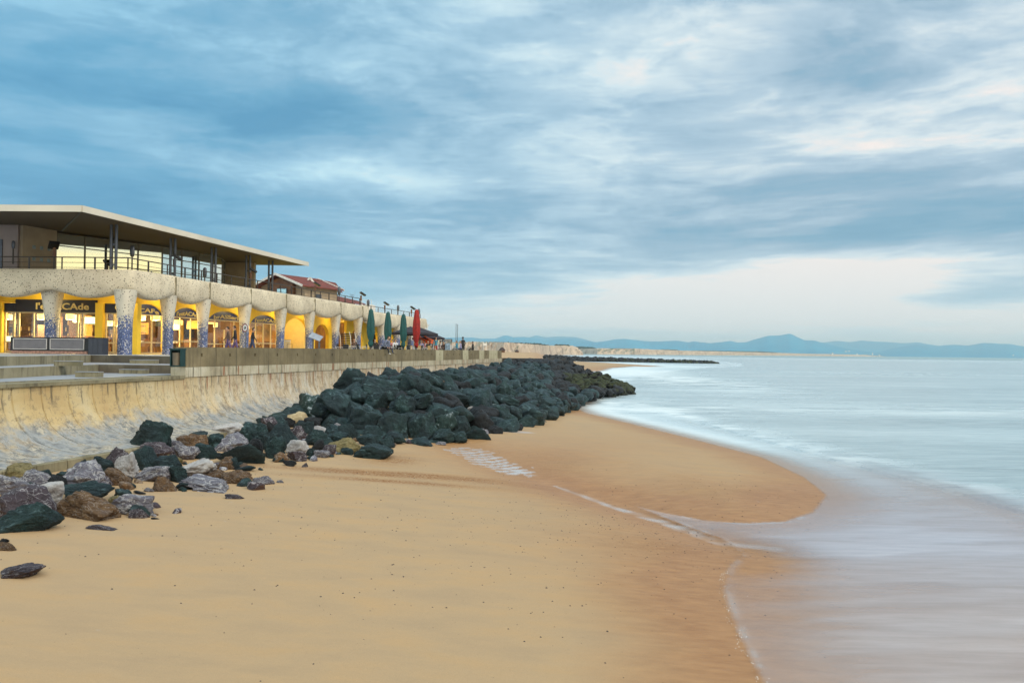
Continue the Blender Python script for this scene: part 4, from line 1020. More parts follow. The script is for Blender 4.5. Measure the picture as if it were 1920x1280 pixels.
# paired steel columns
for Y in (47.3, 52.9, 57.6, 62.3, 65.8):
    c_ = Vector((FX(Y, 33.3), Y, 0)); mb = MB()
    for sg in (-1, 1): mb.tube([c_ + TD * .0 + Vector((.15 * sg, 0, ZT)), c_ + Vector((.15 * sg, 0, UZ))], .085, 10)
    for z in (9.2, 10.4): mb.box((c_.x, c_.y, z), (.30, .05, .10))
    B(mb.build('roof_column', M_STEEL, smooth=False))
# railing on the terrace edge
def railing(pts, z0, zt, parent, sp_=1.9):
    mb = MB(); mb2 = MB()
    for a, c_ in zip(pts, pts[1:]):
        a, c_ = Vector((*a, 0)), Vector((*c_, 0)); L = (c_ - a).length; n = max(1, round(L / sp_))
        for k in range(n + 1):
            p = a.lerp(c_, k / n); mb2.bar(p + Vector((0, 0, z0)), p + Vector((0, 0, zt)), .05, .09 if k % 2 else .06, up=ND)
        mb.tube([a + Vector((0, 0, zt + .02)), c_ + Vector((0, 0, zt + .02))], .035, 6)
        for q in (.25, .5, .75): mb.tube([a + Vector((0, 0, z0 + (zt - z0) * q)), c_ + Vector((0, 0, z0 + (zt - z0) * q))], .013, 4)
    r_ = into(mb2.build('railing', M_RAIL), parent); o = mb.build('rail', M_RAIL, r_); return r_
railing([(-50, 47.3), (FX(46.6, 31.95), 46.6), (FX(81.2, 31.95), 81.2)], ZT, 9.52, bld)

# ================================================================== second wing
b2 = empty('arcade_wing', (FX(82), 82, ZF), 0, 'lower far wing of the white pebbled arcade behind the closed parasols', 'building')
cc2 = 31.1; p2 = [(FX(81.75, cc2), 81.75), (FX(100.4, cc2), 100.4)]
PY2 = [86.1, 91.0, 95.8, 100.0]
into(band('parapet_band', p2, [(y - 81.75) * k_ for y in [81.3] + PY2], 8.32, 7.15, 6.75, M_LEDGE), b2)
for Y in PY2:
    c_ = Vector((FX(Y, cc2), Y, 0)) - ND * .42; pillar(c_.x, c_.y, AF, w0=.72, w1=1.0, zt=7.3, parent=b2)
into(MB().prism([(FX(81.7, 31.6), 81.7), (FX(100.3, 31.6), 100.3), (FX(100.3, 45), 100.3), (FX(81.7, 45), 81.7)], 7.3, 7.95).build('terrace_slab', M_YEL), b2)
wallpoly('arcade_wall', [(81.8, ZF), (81.8, 7.3), (100.2, 7.3), (100.2, ZF)], [arch(83, 86, ZF + .02, 5.5, 6.5), arch(88, 90.6, ZF + .02, 5.5, 6.5), arch(92.6, 95.4, ZF + .02, 5.5, 6.5)], org, du, ND, .28, M_YEL, b2)
into(MB().bar(W3(81.8, 5.6, -4), W3(100.2, 5.6, -4), .12, 3.4).build('back_wall', plain('back_wall_warm', (.5, .26, .07), .8)), b2)
into(MB().bar(W3(100.35, 5.85, 2.0), W3(100.35, 5.85, -8), .2, 3.9, up=Vector((0, 0, 1))).build('end_wall', M_LEDGE), b2)
railing([(FX(81.8, 31.8), 81.8), (FX(100.2, 31.8), 100.2)], 7.95, 8.90, b2, 2.0)
for Y in (84.5, 89.5, 94): p = W3(Y, 6.4, -1.6); plight(p, 90)

# ================================================================== houses behind
M_TILE = plain('red_tiles', (.17, .034, .020), .8, var=.35, scale=1.5, bump=.6)
M_BARGE = plain('white_board', (.72, .70, .66), .6)
vil = empty('red_roofed_villa', (-35, 122, 4), 0, 'tan villa with steep red tiled roof and white barge boards behind the railing', 'house')
RD = Vector((3.6, 7, 0)).normalized(); SD = Vector((RD.y, -RD.x, 0)); A0 = Vector((-35.8, 120, 15.68))
def VP(r_, s_, z): p = A0 + RD * r_ + SD * s_; p.z = z; return p
zr, ze = 15.68, 13.75
def roofslab(mb, r0, r1, hw, zr, ze, th=.14, o=0.0):
    for sg in (-1, 1):
        a, b_, c_, d_ = VP(r0, o, zr), VP(r1, o, zr), VP(r1, o + sg * hw, ze), VP(r0, o + sg * hw, ze)
        dz = Vector((0, 0, -th)); mb._add([a, b_, c_, d_, a + dz, b_ + dz, c_ + dz, d_ + dz], [(0, 1, 2, 3), (7, 6, 5, 4), (0, 4, 5, 1), (1, 5, 6, 2), (2, 6, 7, 3), (3, 7, 4, 0)])
mb = MB(); roofslab(mb, 0, 9.5, 5.3, zr, ze); rr = into(mb.build('roof', M_TILE), vil)
mb = MB()
for r_ in (-.06, 9.56):
    for sg in (-1, 1): mb.bar(VP(r_, 0, zr - .05), VP(r_, sg * 5.35, ze - .05), .1, .34)
mb.build('barge_board', M_BARGE, rr)
mb = MB(); mb._add([VP(1.6, -4.4, 4), VP(1.6, 4.4, 4), VP(1.6, 4.4, ze + .25), VP(1.6, 0, zr - .2), VP(1.6, -4.4, ze + .25), VP(9, -4.4, 4), VP(9, 4.4, 4), VP(9, 4.4, ze + .25), VP(9, 0, zr - .2), VP(9, -4.4, ze + .25)],
                   [(0, 1, 2, 3, 4), (9, 8, 7, 6, 5), (1, 6, 7, 2), (5, 0, 4, 9)]); into(mb.build('wall', M_TAN), vil)
mb = MB(); mb._add([VP(.9, -2.0, 12.2), VP(.9, 2.6, 12.2), VP(.9, 2.6, ze + .7), VP(.9, .3, zr - .45), VP(.9, -2.0, ze + .9), VP(1.58, -2.0, 12.2), VP(1.58, 2.6, 12.2), VP(1.58, 2.6, ze + .7), VP(1.58, .3, zr - .45), VP(1.58, -2, ze + .9)],
                   [(0, 1, 2, 3, 4), (0, 5, 6, 1), (1, 6, 7, 2), (4, 9, 5, 0)]); into(mb.build('loggia', M_WOOD1), vil)
w_ = into(MB().box(VP(.8, .6, 12.9), (2.0, .1, 1.2), math.atan2(SD.y, SD.x)).build('window', M_STEEL), vil)
MB().box(VP(.72, .6, 12.9), (1.8, .06, 1.0), math.atan2(SD.y, SD.x)).build('pane', M_GLU, w_)
w_ = into(MB().bar(VP(4, 4.45, 12.2), VP(5.2, 4.45, 12.2), .1, 1.1).build('window', M_STEEL), vil)
# small cross gable at the right end
mb = MB(); A1 = VP(9.3, 0, 0)
G0 = Vector((-31.9, 126.0, 0))
def GP(px, py, Y): return at_Y(px, py, Y)
a, l, r2 = GP(581.5, 520.5, 124), GP(569, 534.5, 124), GP(596, 540.5, 124)
back = Vector((2.0, 9, 0))
mb._add([a, l, a + back, l + back, r2, r2 + back], [(0, 1, 3, 2), (0, 2, 5, 4)]); g_ = into(mb.build('porch_roof', M_TILE), vil)
mb = MB(); mb.bar(a, l, .12, .3); mb.bar(a, r2, .12, .3); mb.build('barge_board', M_BARGE, g_)
into(MB().box(((l.x + r2.x) / 2 + .2, 126.5, 9.5), (1.6, 3, 6.5)).bar(GP(570, 536, 124.2), GP(570, 560, 124.2), .25).bar(GP(594, 541, 124.2), GP(594, 560, 124.2), .22).bar(GP(572, 546, 124.1), GP(580, 536, 124.1), .18).build('porch_post', M_WOOD1), vil)
# grey-roofed neighbour peeping out left of the villa
# long low red roofs
lh = empty('long_red_roofed_house', (-36, 145, 4), 0, 'long low house with weathered red tiled roof and brick chimney', 'house')
def PX(px, py, Y): return at_Y(px, py, Y)
r0, r1 = PX(596, 546, 146), PX(672, 564, 160); e0, e1 = PX(590, 556, 138), PX(690, 574, 152); h1 = PX(690, 572, 160)
bk = Vector((-8, 12, 0))
mb = MB(); mb._add([r0, r1, e1, e0, r0 + bk * .4 - Vector((0, 0, 2)), r1 + bk * .4 - Vector((0, 0, 2)), h1], [(0, 1, 2, 3), (0, 4, 5, 1), (1, 6, 2)]); into(mb.build('roof', M_TILE), lh)
mb = MB(); mb.prism([(e0.x, e0.y + .3), (e1.x, e1.y + .3), (e1.x - 4, e1.y + 9), (e0.x - 4, e0.y + 9)], 4, min(e0.z, e1.z) - .05); into(mb.build('wall', M_WHITE), lh)
c_ = PX(627.5, 549, 147); ch = into(MB().box((c_.x, c_.y, c_.z), (.75, .75, 1.1)).build('chimney', plain('brick', (.33, .20, .13), .9)), lh)
MB().box((c_.x, c_.y, c_.z + .6), (.95, .95, .14)).build('chimney_cap', M_TANM, ch)
a, l, r2 = PX(607.5, 549, 138), PX(598, 558.5, 138), PX(613, 558.5, 138); mb = MB(); bk2 = Vector((-1, 5, 0))
mb._add([a, l, a + bk2, l + bk2, r2, r2 + bk2], [(0, 1, 3, 2), (0, 2, 5, 4)]); d_ = into(mb.build('dormer_roof', M_TILE), lh)
mb = MB(); mb.bar(a, l, .1, .22); mb.bar(a, r2, .1, .22); mb.build('barge_board', M_BARGE, d_)
into(MB().box(((l.x + r2.x) / 2, 139, l.z + .25), (1.1, .5, 1.0)).build('dormer', M_BLK), lh)
c_ = PX(660, 552, 155); mb = MB(); mb.tube([c_ - Vector((0, 0, 1.6)), c_], .03, 5)
for q in range(4): mb.bar(c_ + Vector((-.5 + q * .05, 0, -.15 * q)), c_ + Vector((.5 - q * .05, 0, -.15 * q)), .03)
into(mb.build('aerial', M_STEEL), lh)
# white block past the long house
c_ = PX(690, 572, 150); wb = empty('white_block_house', (c_.x, c_.y, 4), 0, 'small white flat-topped building with a rooftop frame beyond the red roofs', 'house')
MB().box((0, 0, c_.z - 4 - 2), (2.3, 3, 4)).build('wall', M_WHITE, wb)
mb = MB()
for x in (-.9, 0, .9): mb.bar((x, -1.3, c_.z - 4), (x, -1.3, c_.z - 4 + .9), .06)
mb.bar((-.9, -1.3, c_.z - 4 + .9), (.9, -1.3, c_.z - 4 + .9), .06); mb.build('frame', M_WHITE, wb)
# ================================================================== boulders
def rockmat(name, kind):
    m, t, b = material(name); o = t.obj(); oi = t.add('ShaderNodeObjectInfo').outputs['Random']
    off = t.add('ShaderNodeVectorMath', operation='ADD'); t.l.new(o, off.inputs[0])
    sc = t.math('MULTIPLY', oi, 37.0); cb_ = t.add('ShaderNodeCombineXYZ')
    for i in range(3): t.put(cb_.inputs[i], sc)
    t.l.new(cb_.outputs[0], off.inputs[1]); V = off.outputs[0]
    n1 = t.noise(V, 1.1, 6, .62); n2 = t.noise(V, 3.2, 8, .7); n3 = t.noise(V, 11, 6, .7)
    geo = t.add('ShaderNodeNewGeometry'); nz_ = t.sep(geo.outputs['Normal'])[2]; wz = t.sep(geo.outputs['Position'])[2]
    def vein(scale, wd, s2=.6, seed=(0, 0, 0)):
        q = t.noise(t.vmap(V, (1, 1, 1), (0, 0, 0), seed), scale, 5, s2, .6)
        return t.rng(t.math('ABSOLUTE', t.math('SUBTRACT', q, .5)), 0, wd, 1, 0)
    lowf = t.noise(t.pos(), .9, 3, .6)
    if kind == 'green':
        c = t.ramp(n1, [(.30, (.005, .011, .012)), (.5, (.013, .031, .030)), (.68, (.030, .062, .058))])
        c = t.mix(t.math('MULTIPLY', t.rng(n2, .50, .68), t.rng(nz_, -.2, .8, .25, .9)), c, (.095, .15, .155))  # paler on upward faces: top highlights put into the colour
        c = t.mix(t.math('MULTIPLY', t.rng(oi, 0, 1), .45), c, (.040, .072, .082))
        c = t.mix(t.math('MULTIPLY', t.rng(n3, .54, .68), .7), c, (.008, .010, .010))
        c = t.mix(t.rng(lowf, .42, .60, .0, .6), c, (.018, .028, .036))
        c = t.mix(t.math('MULTIPLY', t.rng(n2, .58, .70), t.rng(nz_, .1, .9, .15, .9)), c, (.17, .235, .25))  # second, brighter highlight painted on the tops
        c = t.mix(1.0, c, (.86, 1.0, 1.04), 'MULTIPLY')
    elif kind == 'dark':
        c = t.ramp(n2, [(.3, (.007, .008, .010)), (.55, (.019, .022, .026)), (.75, (.050, .054, .058))])
    elif kind == 'moss':
        c = t.ramp(n1, [(.35, (.010, .014, .010)), (.6, (.024, .030, .010)), (.8, (.055, .062, .012))])
        c = t.mix(t.math('MULTIPLY', t.rng(nz_, .1, .8), t.rng(n2, .4, .6)), c, (.032, .042, .007))
        c = t.mix(t.rng(nz_, .35, -.2), c, (.012, .014, .012))
    elif kind == 'grey':
        c = t.ramp(n1, [(.3, (.09, .085, .11)), (.55, (.17, .165, .21)), (.75, (.27, .27, .33))])
        c = t.mix(t.math('MULTIPLY', t.rng(n2, .46, .70), .6), c, (.50, .52, .57))
        c = t.mix(t.math('MULTIPLY', vein(1.6, .035), .8), c, (.66, .66, .68))
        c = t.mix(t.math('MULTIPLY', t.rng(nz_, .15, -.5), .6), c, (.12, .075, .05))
    elif kind == 'purple':
        c = t.ramp(n1, [(.3, (.035, .026, .036)), (.55, (.075, .058, .075)), (.75, (.13, .11, .13))])
        c = t.mix(t.math('MULTIPLY', vein(1.1, .016, .5), .8), c, (.50, .49, .53))
        c = t.mix(t.math('MULTIPLY', vein(2.2, .014, .5, (5, 1, 2)), .6), c, (.42, .42, .46))
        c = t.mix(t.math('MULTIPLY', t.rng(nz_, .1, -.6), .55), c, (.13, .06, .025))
    elif kind == 'brown':
        c = t.ramp(n2, [(.3, (.055, .028, .014)), (.5, (.15, .085, .04)), (.7, (.28, .18, .09))])
        c = t.mix(t.math('MULTIPLY', t.rng(n1, .5, .65), .6), c, (.16, .13, .12))
        c = t.mix(t.math('MULTIPLY', vein(2.0, .02), .5), c, (.50, .46, .42))
    elif kind == 'white':
        c = t.ramp(n1, [(.3, (.34, .31, .31)), (.5, (.58, .57, .58)), (.75, (.78, .78, .78))])
        c = t.mix(t.math('MULTIPLY', t.rng(n2, .54, .66), .5), c, (.24, .20, .20))
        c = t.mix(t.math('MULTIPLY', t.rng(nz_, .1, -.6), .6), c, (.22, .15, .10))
    elif kind == 'cream':
        c = t.ramp(n1, [(.3, (.52, .38, .20)), (.6, (.72, .60, .38)), (.8, (.80, .72, .54))])
    elif kind == 'ochre':
        c = t.ramp(n2, [(.3, (.10, .085, .03)), (.5, (.26, .22, .10)), (.75, (.44, .38, .20))])
    elif kind == 'greenvein':
        c = t.ramp(n1, [(.28, (.014, .030, .030)), (.6, (.035, .075, .07)), (.75, (.07, .11, .11))])
        c = t.mix(t.math('MULTIPLY', t.math('MULTIPLY', t.rng(n2, .46, .56), t.rng(n1, .50, .58)), t.rng(nz_, .0, .6)), c, (.42, .50, .56))
    # sand stain and wet foot near the ground
    t.put(b.inputs['Base Color'], c)
    b.inputs['Roughness'].default_value = .55 if kind in ('green', 'greenvein', 'dark') else .7
    b.inputs['Specular IOR Level'].default_value = .32 if kind in ('green', 'greenvein', 'dark') else .4
    hh = t.math('ADD', t.math('MULTIPLY', n2, 1.0), t.math('MULTIPLY', n3, .45))
    t.put(b.inputs['Normal'], t.bump(hh, 1.0, .22))
    return m
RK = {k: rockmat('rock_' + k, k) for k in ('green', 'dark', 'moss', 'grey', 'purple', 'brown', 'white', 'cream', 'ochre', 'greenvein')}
def rock_mesh(seed, sub=4, npl=11, rough=.06):
    r_ = random.Random(seed); bm = bmesh.new(); bmesh.ops.create_icosphere(bm, subdivisions=sub, radius=1)
    pl_ = []
    for k in range(npl):
        n = Vector((r_.gauss(0, 1), r_.gauss(0, 1), r_.gauss(0, 1))).normalized(); pl_.append((n, r_.uniform(.50, .90)))
    for n in (Vector((1, 0, 0)), Vector((-1, 0, 0)), Vector((0, 1, 0)), Vector((0, -1, 0)), Vector((0, 0, 1)), Vector((0, 0, -1))):
        n = (n + Vector((r_.gauss(0, .25), r_.gauss(0, .25), r_.gauss(0, .25)))).normalized(); pl_.append((n, r_.uniform(.75, 1.0)))
    p_ = r_.choice((22, 34, 50)); sd = Vector((seed * 3.1, seed * 1.7, 0))
    for v in bm.verts:
        d = v.co.normalized(); s_ = 0
        for n, q in pl_:
            x = d.dot(n) / q
            if x > 0: s_ += x ** p_
        rr = s_ ** (-1 / p_)
        rr *= 1 + rough * mnoise.fractal(d * 1.5 + sd, .7, 2.1, 6) * 1.3 - rough * .9 * max(0, 1 - abs(mnoise.noise(d * 2.2 + sd)) * 7) + rough * .5 * mnoise.cell(d * 5 + sd) * .5
        v.co = d * rr
    mn = [min(v.co[i] for v in bm.verts) for i in range(3)]; mx_ = [max(v.co[i] for v in bm.verts) for i in range(3)]
    for v in bm.verts: v.co = Vector([(v.co[i] - mn[i]) / (mx_[i] - mn[i]) * 2 - 1 for i in range(3)])
    me = bpy.data.meshes.new('boulder'); bm.to_mesh(me); bm.free()
    me.polygons.foreach_set('use_smooth', [True] * len(me.polygons)); me.materials.append(RK['green']); return me
VAR = [rock_mesh(s_, 4, 9 + s_ % 7, .07 + .02 * (s_ % 3)) for s_ in range(1, 25)]
HI = [rock_mesh(s_ + 50, 5, 9 + s_ % 6, .08 + .02 * (s_ % 3)) for s_ in range(1, 17)]
CNT = [0]
def boulder(c, dims, kind, rot, label, group, me=None):
    o = bpy.data.objects.new('boulder', me or VAR[CNT[0] % len(VAR)]); CNT[0] += 1
    o.location = c; o.scale = [d / 2 for d in dims]; o.rotation_euler = rot
    link(o)
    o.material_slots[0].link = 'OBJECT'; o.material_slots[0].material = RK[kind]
    return tag(o, label, 'boulder', group)
placed = []
G1 = 'loose boulders on the sand below the sea wall'
# cx, base y, width, height (pixels of the photograph), stone, label
FG = [
 (44, 1003, 118, 50, 'green', 'large smooth dark green boulder, front left of the heap, half buried in sand'),
 (163, 977, 120, 46, 'brown', 'long boulder with rusty brown face and blue-grey top in front of the heap'),
 (254, 968, 84, 36, 'grey', 'low grey triangular boulder with white veins beside the rusty one'),
 (260, 972, 34, 17, 'purple', 'small black boulder with white streaks in front of the grey triangular one'),
 (163, 944, 90, 34, 'green', 'dark green slab boulder behind the long rusty one'),
 (36, 982, 124, 62, 'purple', 'big dark purple boulder behind the front left green one'),
 (85, 958, 68, 46, 'white', 'round white boulder in the left heap beside the dark purple one'),
 (20, 930, 72, 32, 'grey', 'grey veined boulder at the left edge of the photo, upper part of the heap'),
 (73, 918, 62, 30, 'grey', 'rounded grey boulder just above the round white one'),
 (36, 904, 58, 30, 'ochre', 'knobbly ochre boulder at the foot of the sea wall'),
 (80, 898, 34, 16, 'green', 'small green boulder between the ochre one and the wall toe'),
 (144, 924, 100, 50, 'grey', 'large pale grey boulder with white crust near the wall toe'),
 (147, 925, 38, 33, 'purple', 'black-brown boulder in front of the large pale grey one'),
 (112, 926, 38, 32, 'dark', 'dark blue-black boulder left of the large pale grey one'),
 (211, 911, 58, 30, 'brown', 'boulder with grey veined top and orange-brown foot on the sand'),
 (237, 897, 56, 43, 'white', 'pale pinkish pointed boulder leaning on the heap'),
 (227, 878, 50, 36, 'purple', 'dark purple boulder with white veins above the pale pointed one'),
 (188, 888, 46, 30, 'green', 'dark green boulder against the wall toe, left of the purple veined one'),
 (148, 876, 26, 17, 'green', 'small dark green boulder touching the wall toe'),
 (281, 853, 76, 60, 'green', 'tallest dark green block of the loose heap, standing against the wall'),
 (292, 862, 68, 30, 'purple', 'reddish purple veined boulder below the tall green block'),
 (264, 882, 58, 42, 'green', 'green boulder wedged below the tall green block'),
 (346, 863, 46, 25, 'grey', 'smooth pinkish grey boulder in the middle of the heap'),
 (305, 884, 72, 26, 'green', 'flat long green boulder in the middle of the heap'),
 (290, 903, 68, 26, 'grey', 'flat pale blue-grey boulder lying on the sand edge'),
 (331, 905, 42, 28, 'green', 'green boulder between the pale blue-grey and the round whitish one'),
 (371, 900, 64, 34, 'white', 'round whitish crusted boulder on the sand edge'),
 (310, 923, 44, 27, 'brown', 'small brown block boulder on the sand'),
 (344, 918, 28, 13, 'green', 'little dark green boulder right of the small brown block'),
 (395, 922, 92, 21, 'grey', 'long flat white-streaked boulder on the sand'),
 (279, 923, 18, 8, 'grey', 'tiny grey stone on the sand left of the small brown block'),
 (262, 927, 24, 6, 'dark', 'tiny flat black stone on the sand'),
 (134, 929, 22, 15, 'grey', 'small bluish white stone wedged in the left heap'),
 (191, 995, 54, 9, 'purple', 'low half-buried black and white stone on open sand'),
 (6, 1020, 18, 9, 'dark', 'small black stone at the left edge of the photo'),
 (13, 1035, 36, 15, 'brown', 'brown stone at the left edge, below the small black one'),
 (43, 1086, 80, 22, 'purple', 'lone black and white streaked stone on the near sand'),
 (217, 948, 26, 18, 'ochre', 'small ochre stone behind the grey triangular boulder'),
 (290, 974, 14, 5, 'dark', 'tiny dark stone on the sand right of the streaked one'),
 (362, 846, 58, 30, 'brown', 'brown and pink layered boulder in the back of the heap'),
 (384, 861, 44, 26, 'green', 'green boulder in front of the brown and pink layered one'),
 (370, 832, 54, 20, 'green', 'low green boulder at the back, near the wall'),
 (428, 822, 66, 26, 'white', 'whitish crusted boulder at the wall foot'),
 (428, 848, 72, 30, 'grey', 'speckled grey-white boulder below the whitish crusted one'),
 (454, 872, 86, 36, 'green', 'long glossy dark green boulder on the sand edge'),
 (486, 842, 60, 48, 'green', 'tall dark green boulder behind the long glossy one'),
 (478, 852, 38, 28, 'dark', 'blue-black angular boulder above the long glossy green one'),
 (515, 860, 48, 42, 'green', 'upright green boulder right of the long glossy one'),
 (531, 838, 54, 42, 'green', 'green boulder with a sloping top in the middle of the heap'),
 (556, 827, 46, 27, 'purple', 'purple boulder densely veined with white, under the cream one'),
 (506, 810, 38, 26, 'purple', 'mottled purple-grey boulder at the top of the heap'),
 (513, 814, 24, 22, 'dark', 'small blue-black boulder leaning on the mottled one'),
 (472, 814, 38, 17, 'white', 'small whitish boulder at the wall foot, top of the heap'),
 (560, 800, 42, 26, 'cream', 'bright cream pointed boulder below the big revetment rocks'),
 (541, 802, 26, 18, 'dark', 'dark boulder left of the bright cream one'),
 (575, 814, 32, 24, 'green', 'small green boulder right below the bright cream one'),
 (556, 852, 42, 26, 'white', 'bright white round boulder on the sand edge'),
 (556, 865, 40, 19, 'purple', 'black boulder with white streaks below the bright white one'),
 (583, 856, 20, 15, 'green', 'little green boulder right of the bright white one'),
 (603, 837, 58, 28, 'green', 'broad green boulder right of the upright ones'),
 (603, 814, 42, 14, 'white', 'flat white-topped boulder in the gap behind the broad green one'),
 (633, 812, 20, 18, 'grey', 'small round veined grey boulder beside the flat white-topped one'),
 (594, 847, 28, 20, 'dark', 'blue-black boulder below the broad green one'),
 (603, 859, 30, 14, 'grey', 'small smooth blue-grey stone on the sand edge'),
 (617, 853, 26, 20, 'purple', 'small black and white veined boulder beside the smooth stone'),
 (645, 852, 66, 28, 'ochre', 'ochre-brown rough boulder on the sand edge'),
 (650, 853, 26, 13, 'green', 'small green stone in front of the ochre-brown boulder'),
 (653, 824, 38, 28, 'green', 'pointed green boulder behind the ochre-brown one'),
 (632, 832, 46, 20, 'green', 'low blue-green boulder behind the ochre-brown one'),
 (700, 860, 70, 26, 'green', 'flat-topped dark green block alone on the sand edge'),
 (725, 840, 30, 22, 'green', 'green pointed boulder touching the flat-topped block'),
 (694, 836, 50, 20, 'green', 'low green boulder between the heap and the big rocks'),
 (699, 822, 34, 24, 'green', 'peaked green boulder under the big revetment rocks'),
 (740, 834, 40, 22, 'green', 'green boulder at the foot of the revetment, right of the peaked one'),
 (460, 884, 36, 9, 'green', 'thin flat green stone sunk in the sand'),
 (422, 881, 42, 22, 'brown', 'grey-brown boulder left of the long glossy green one'),
 (393, 884, 36, 22, 'grey', 'mottled grey boulder above the long flat streaked one'),
 (436, 880, 28, 21, 'green', 'dark green stone in front of the long glossy one'),
 (522, 867, 22, 11, 'green', 'small green stone on the sand below the upright boulder'),
 (542, 874, 26, 11, 'dark', 'small dark purple stone lying on open sand'),
 (571, 876, 12, 8, 'purple', 'tiny veined stone lying on open sand'),
 (494, 908, 40, 15, 'grey', 'flat veined grey stone alone on the sand'),
 (526, 906, 13, 6, 'grey', 'tiny grey stone right of the flat veined one'),
 (440, 936, 34, 9, 'purple', 'low dark veined stone alone on the sand'),
 (443, 908, 54, 24, 'brown', 'brownish purple boulder at the right end of the long flat streaked one'),
 (405, 902, 42, 18, 'brown', 'rusty brown boulder between the round whitish and the brownish purple one'),
 (130, 905, 40, 18, 'green', 'green stone filling the gap near the wall toe'), (325, 873, 34, 18, 'ochre', 'small ochre stone in the gap under the tall green block'),
 (330, 850, 36, 22, 'grey', 'small bluish white boulder right of the tall green block'), (405, 842, 38, 26, 'green', 'green boulder left of the speckled grey-white one'),
 (452, 830, 40, 18, 'dark', 'dark flat boulder under the mottled ones'),
]
for i, (cx, by, wpx, hpx, kind, lab) in enumerate(FG):
    g = hit(cx, by, beach_h); D = g.y; wd = wpx / F * D; h = hpx / F * D
    dp = wd * rnd.uniform(.62, .85) if hpx > 16 else wd * .6
    zc = g.z + h * .42 - .02; hh = h * 1.34
    boulder((g.x * (1 + dp * .42 / D), D + dp * .42, zc), (wd * 1.08, dp * 1.05, hh), kind, (rnd.uniform(-.12, .12), rnd.uniform(-.15, .15), rnd.choice((0, math.pi)) + rnd.uniform(-.3, .3)), lab, G1, HI[i % 16] if wpx > 30 else None)
    placed.append((g.x, D + dp * .42, wd * .45))
FILL = []
for i, (cx, by, wpx, hpx, kind, lab) in enumerate(FG):
    if wpx < 26 or (by > 985) or 'alone' in lab or 'open sand' in lab: continue
    gx, gy, gr = placed[i]
    for q in range(4):
        a_ = rnd.uniform(0, 6.28); rr2 = gr * rnd.uniform(1.0, 1.7); x, y = gx + math.cos(a_) * rr2, gy + abs(math.sin(a_)) * rr2 * .9 + .1
        if x - WL(y) < 2.9: continue
        s_ = gr * rnd.uniform(.35, .85); z = float(beach_h(np.array([x]), np.array([y]))[0])
        FILL.append(((x, y, z + s_ * .12), (s_ * 1.3, s_, s_ * .8), rnd.choice(('green', 'green', 'dark', 'grey', 'purple', 'brown')), (rnd.uniform(-.4, .4), rnd.uniform(-.4, .4), rnd.uniform(0, 6))))
G2 = 'dark green boulders of the sloping revetment'
BIG = [
 (534, 746, 56, 50, 'green', 'rounded olive-green boulder, leftmost of the big revetment rocks'), (591, 758, 62, 52, 'greenvein', 'big revetment boulder with a white crusted patch on top'),
 (560, 772, 86, 34, 'green', 'long lying dark boulder, lowest on the left of the revetment'), (562, 722, 70, 32, 'green', 'wide dark boulder near the wall, upper left of the revetment'),
 (583, 718, 52, 30, 'green', 'dark boulder high on the left of the revetment, behind the white patched one'), (626, 748, 70, 48, 'green', 'angular ridge-backed boulder right of the white patched one'),
 (679, 782, 84, 62, 'green', 'largest round-faced dark green boulder at the revetment foot'), (738, 798, 64, 58, 'green', 'steep-faced boulder just right of the largest round-faced one'),
 (756, 762, 56, 52, 'green', 'rounded boulder above the steep-faced one'), (703, 748, 56, 36, 'green', 'boulder above the largest round-faced one'),
 (668, 728, 48, 32, 'green', 'boulder in the second row above the largest one'), (712, 726, 74, 40, 'green', 'long sloping boulder in the upper rows of the revetment'),
 (694, 733, 24, 16, 'grey', 'small mottled grey boulder perched among the green revetment rocks'), (676, 738, 18, 16, 'ochre', 'small lichen-yellow rock wedged in the upper left revetment'),
 (637, 712, 56, 26, 'green', 'flat green boulder in the upper left row of the revetment'), (628, 700, 30, 20, 'green', 'pale-topped boulder highest on the left of the revetment'), (600, 707, 50, 22, 'green', 'olive boulder on the upper left edge of the revetment'),
 (620, 790, 50, 30, 'green', 'dark boulder in shadow under the ridge-backed one'), (585, 792, 44, 22, 'dark', 'black boulder in the shadow under the long lying one'),
 (791, 800, 56, 64, 'green', 'tall rounded boulder at the revetment foot, left of the pale-topped one'), (829, 798, 48, 58, 'greenvein', 'pale-topped boulder at the revetment foot'), (862, 800, 48, 50, 'green', 'dark boulder at the revetment foot, right of the pale-topped one'),
 (892, 818, 58, 32, 'green', 'low broad boulder at the right foot of the near revetment'), (905, 812, 24, 20, 'grey', 'white-veined small boulder resting on the low broad one'), (925, 808, 30, 26, 'dark', 'dark block right of the white-veined small boulder'),
 (952, 790, 42, 34, 'green', 'pyramid-shaped boulder beside the little rock pool'), (825, 831, 20, 9, 'grey', 'small black and white stone on the sand at the revetment foot'),
 (832, 718, 12, 12, 'brown', 'small reddish brown rock high among the green ones'), (1003, 717, 6, 4, 'white', 'tiny bright stone in the middle of the revetment'), (882, 765, 12, 8, 'white', 'small white stone among the lower revetment rocks'),
 (877, 735, 30, 14, 'greenvein', 'pale-crusted rock in the middle of the revetment'), (930, 762, 22, 10, 'greenvein', 'pale-crusted rock in the lower rows of the revetment'),
]
for cx, cy, wpx, hpx, kind, lab in BIG:
    g = hit(cx, cy + hpx * .15, surf); D = g.y + .0; wd = wpx / F * D; h = hpx / F * D; dp = wd * .9
    boulder((g.x, D + dp * .15, g.z - .02), (wd * 1.08, dp, h * 1.2), kind, (rnd.uniform(-.25, .25), rnd.uniform(-.3, .3), rnd.uniform(-.5, .5) + rnd.choice((0, math.pi))), lab, G2, HI[int(cx) % 16] if wpx > 30 else None)
    placed.append((g.x, D + dp * .15, max(wd, dp) * .40))
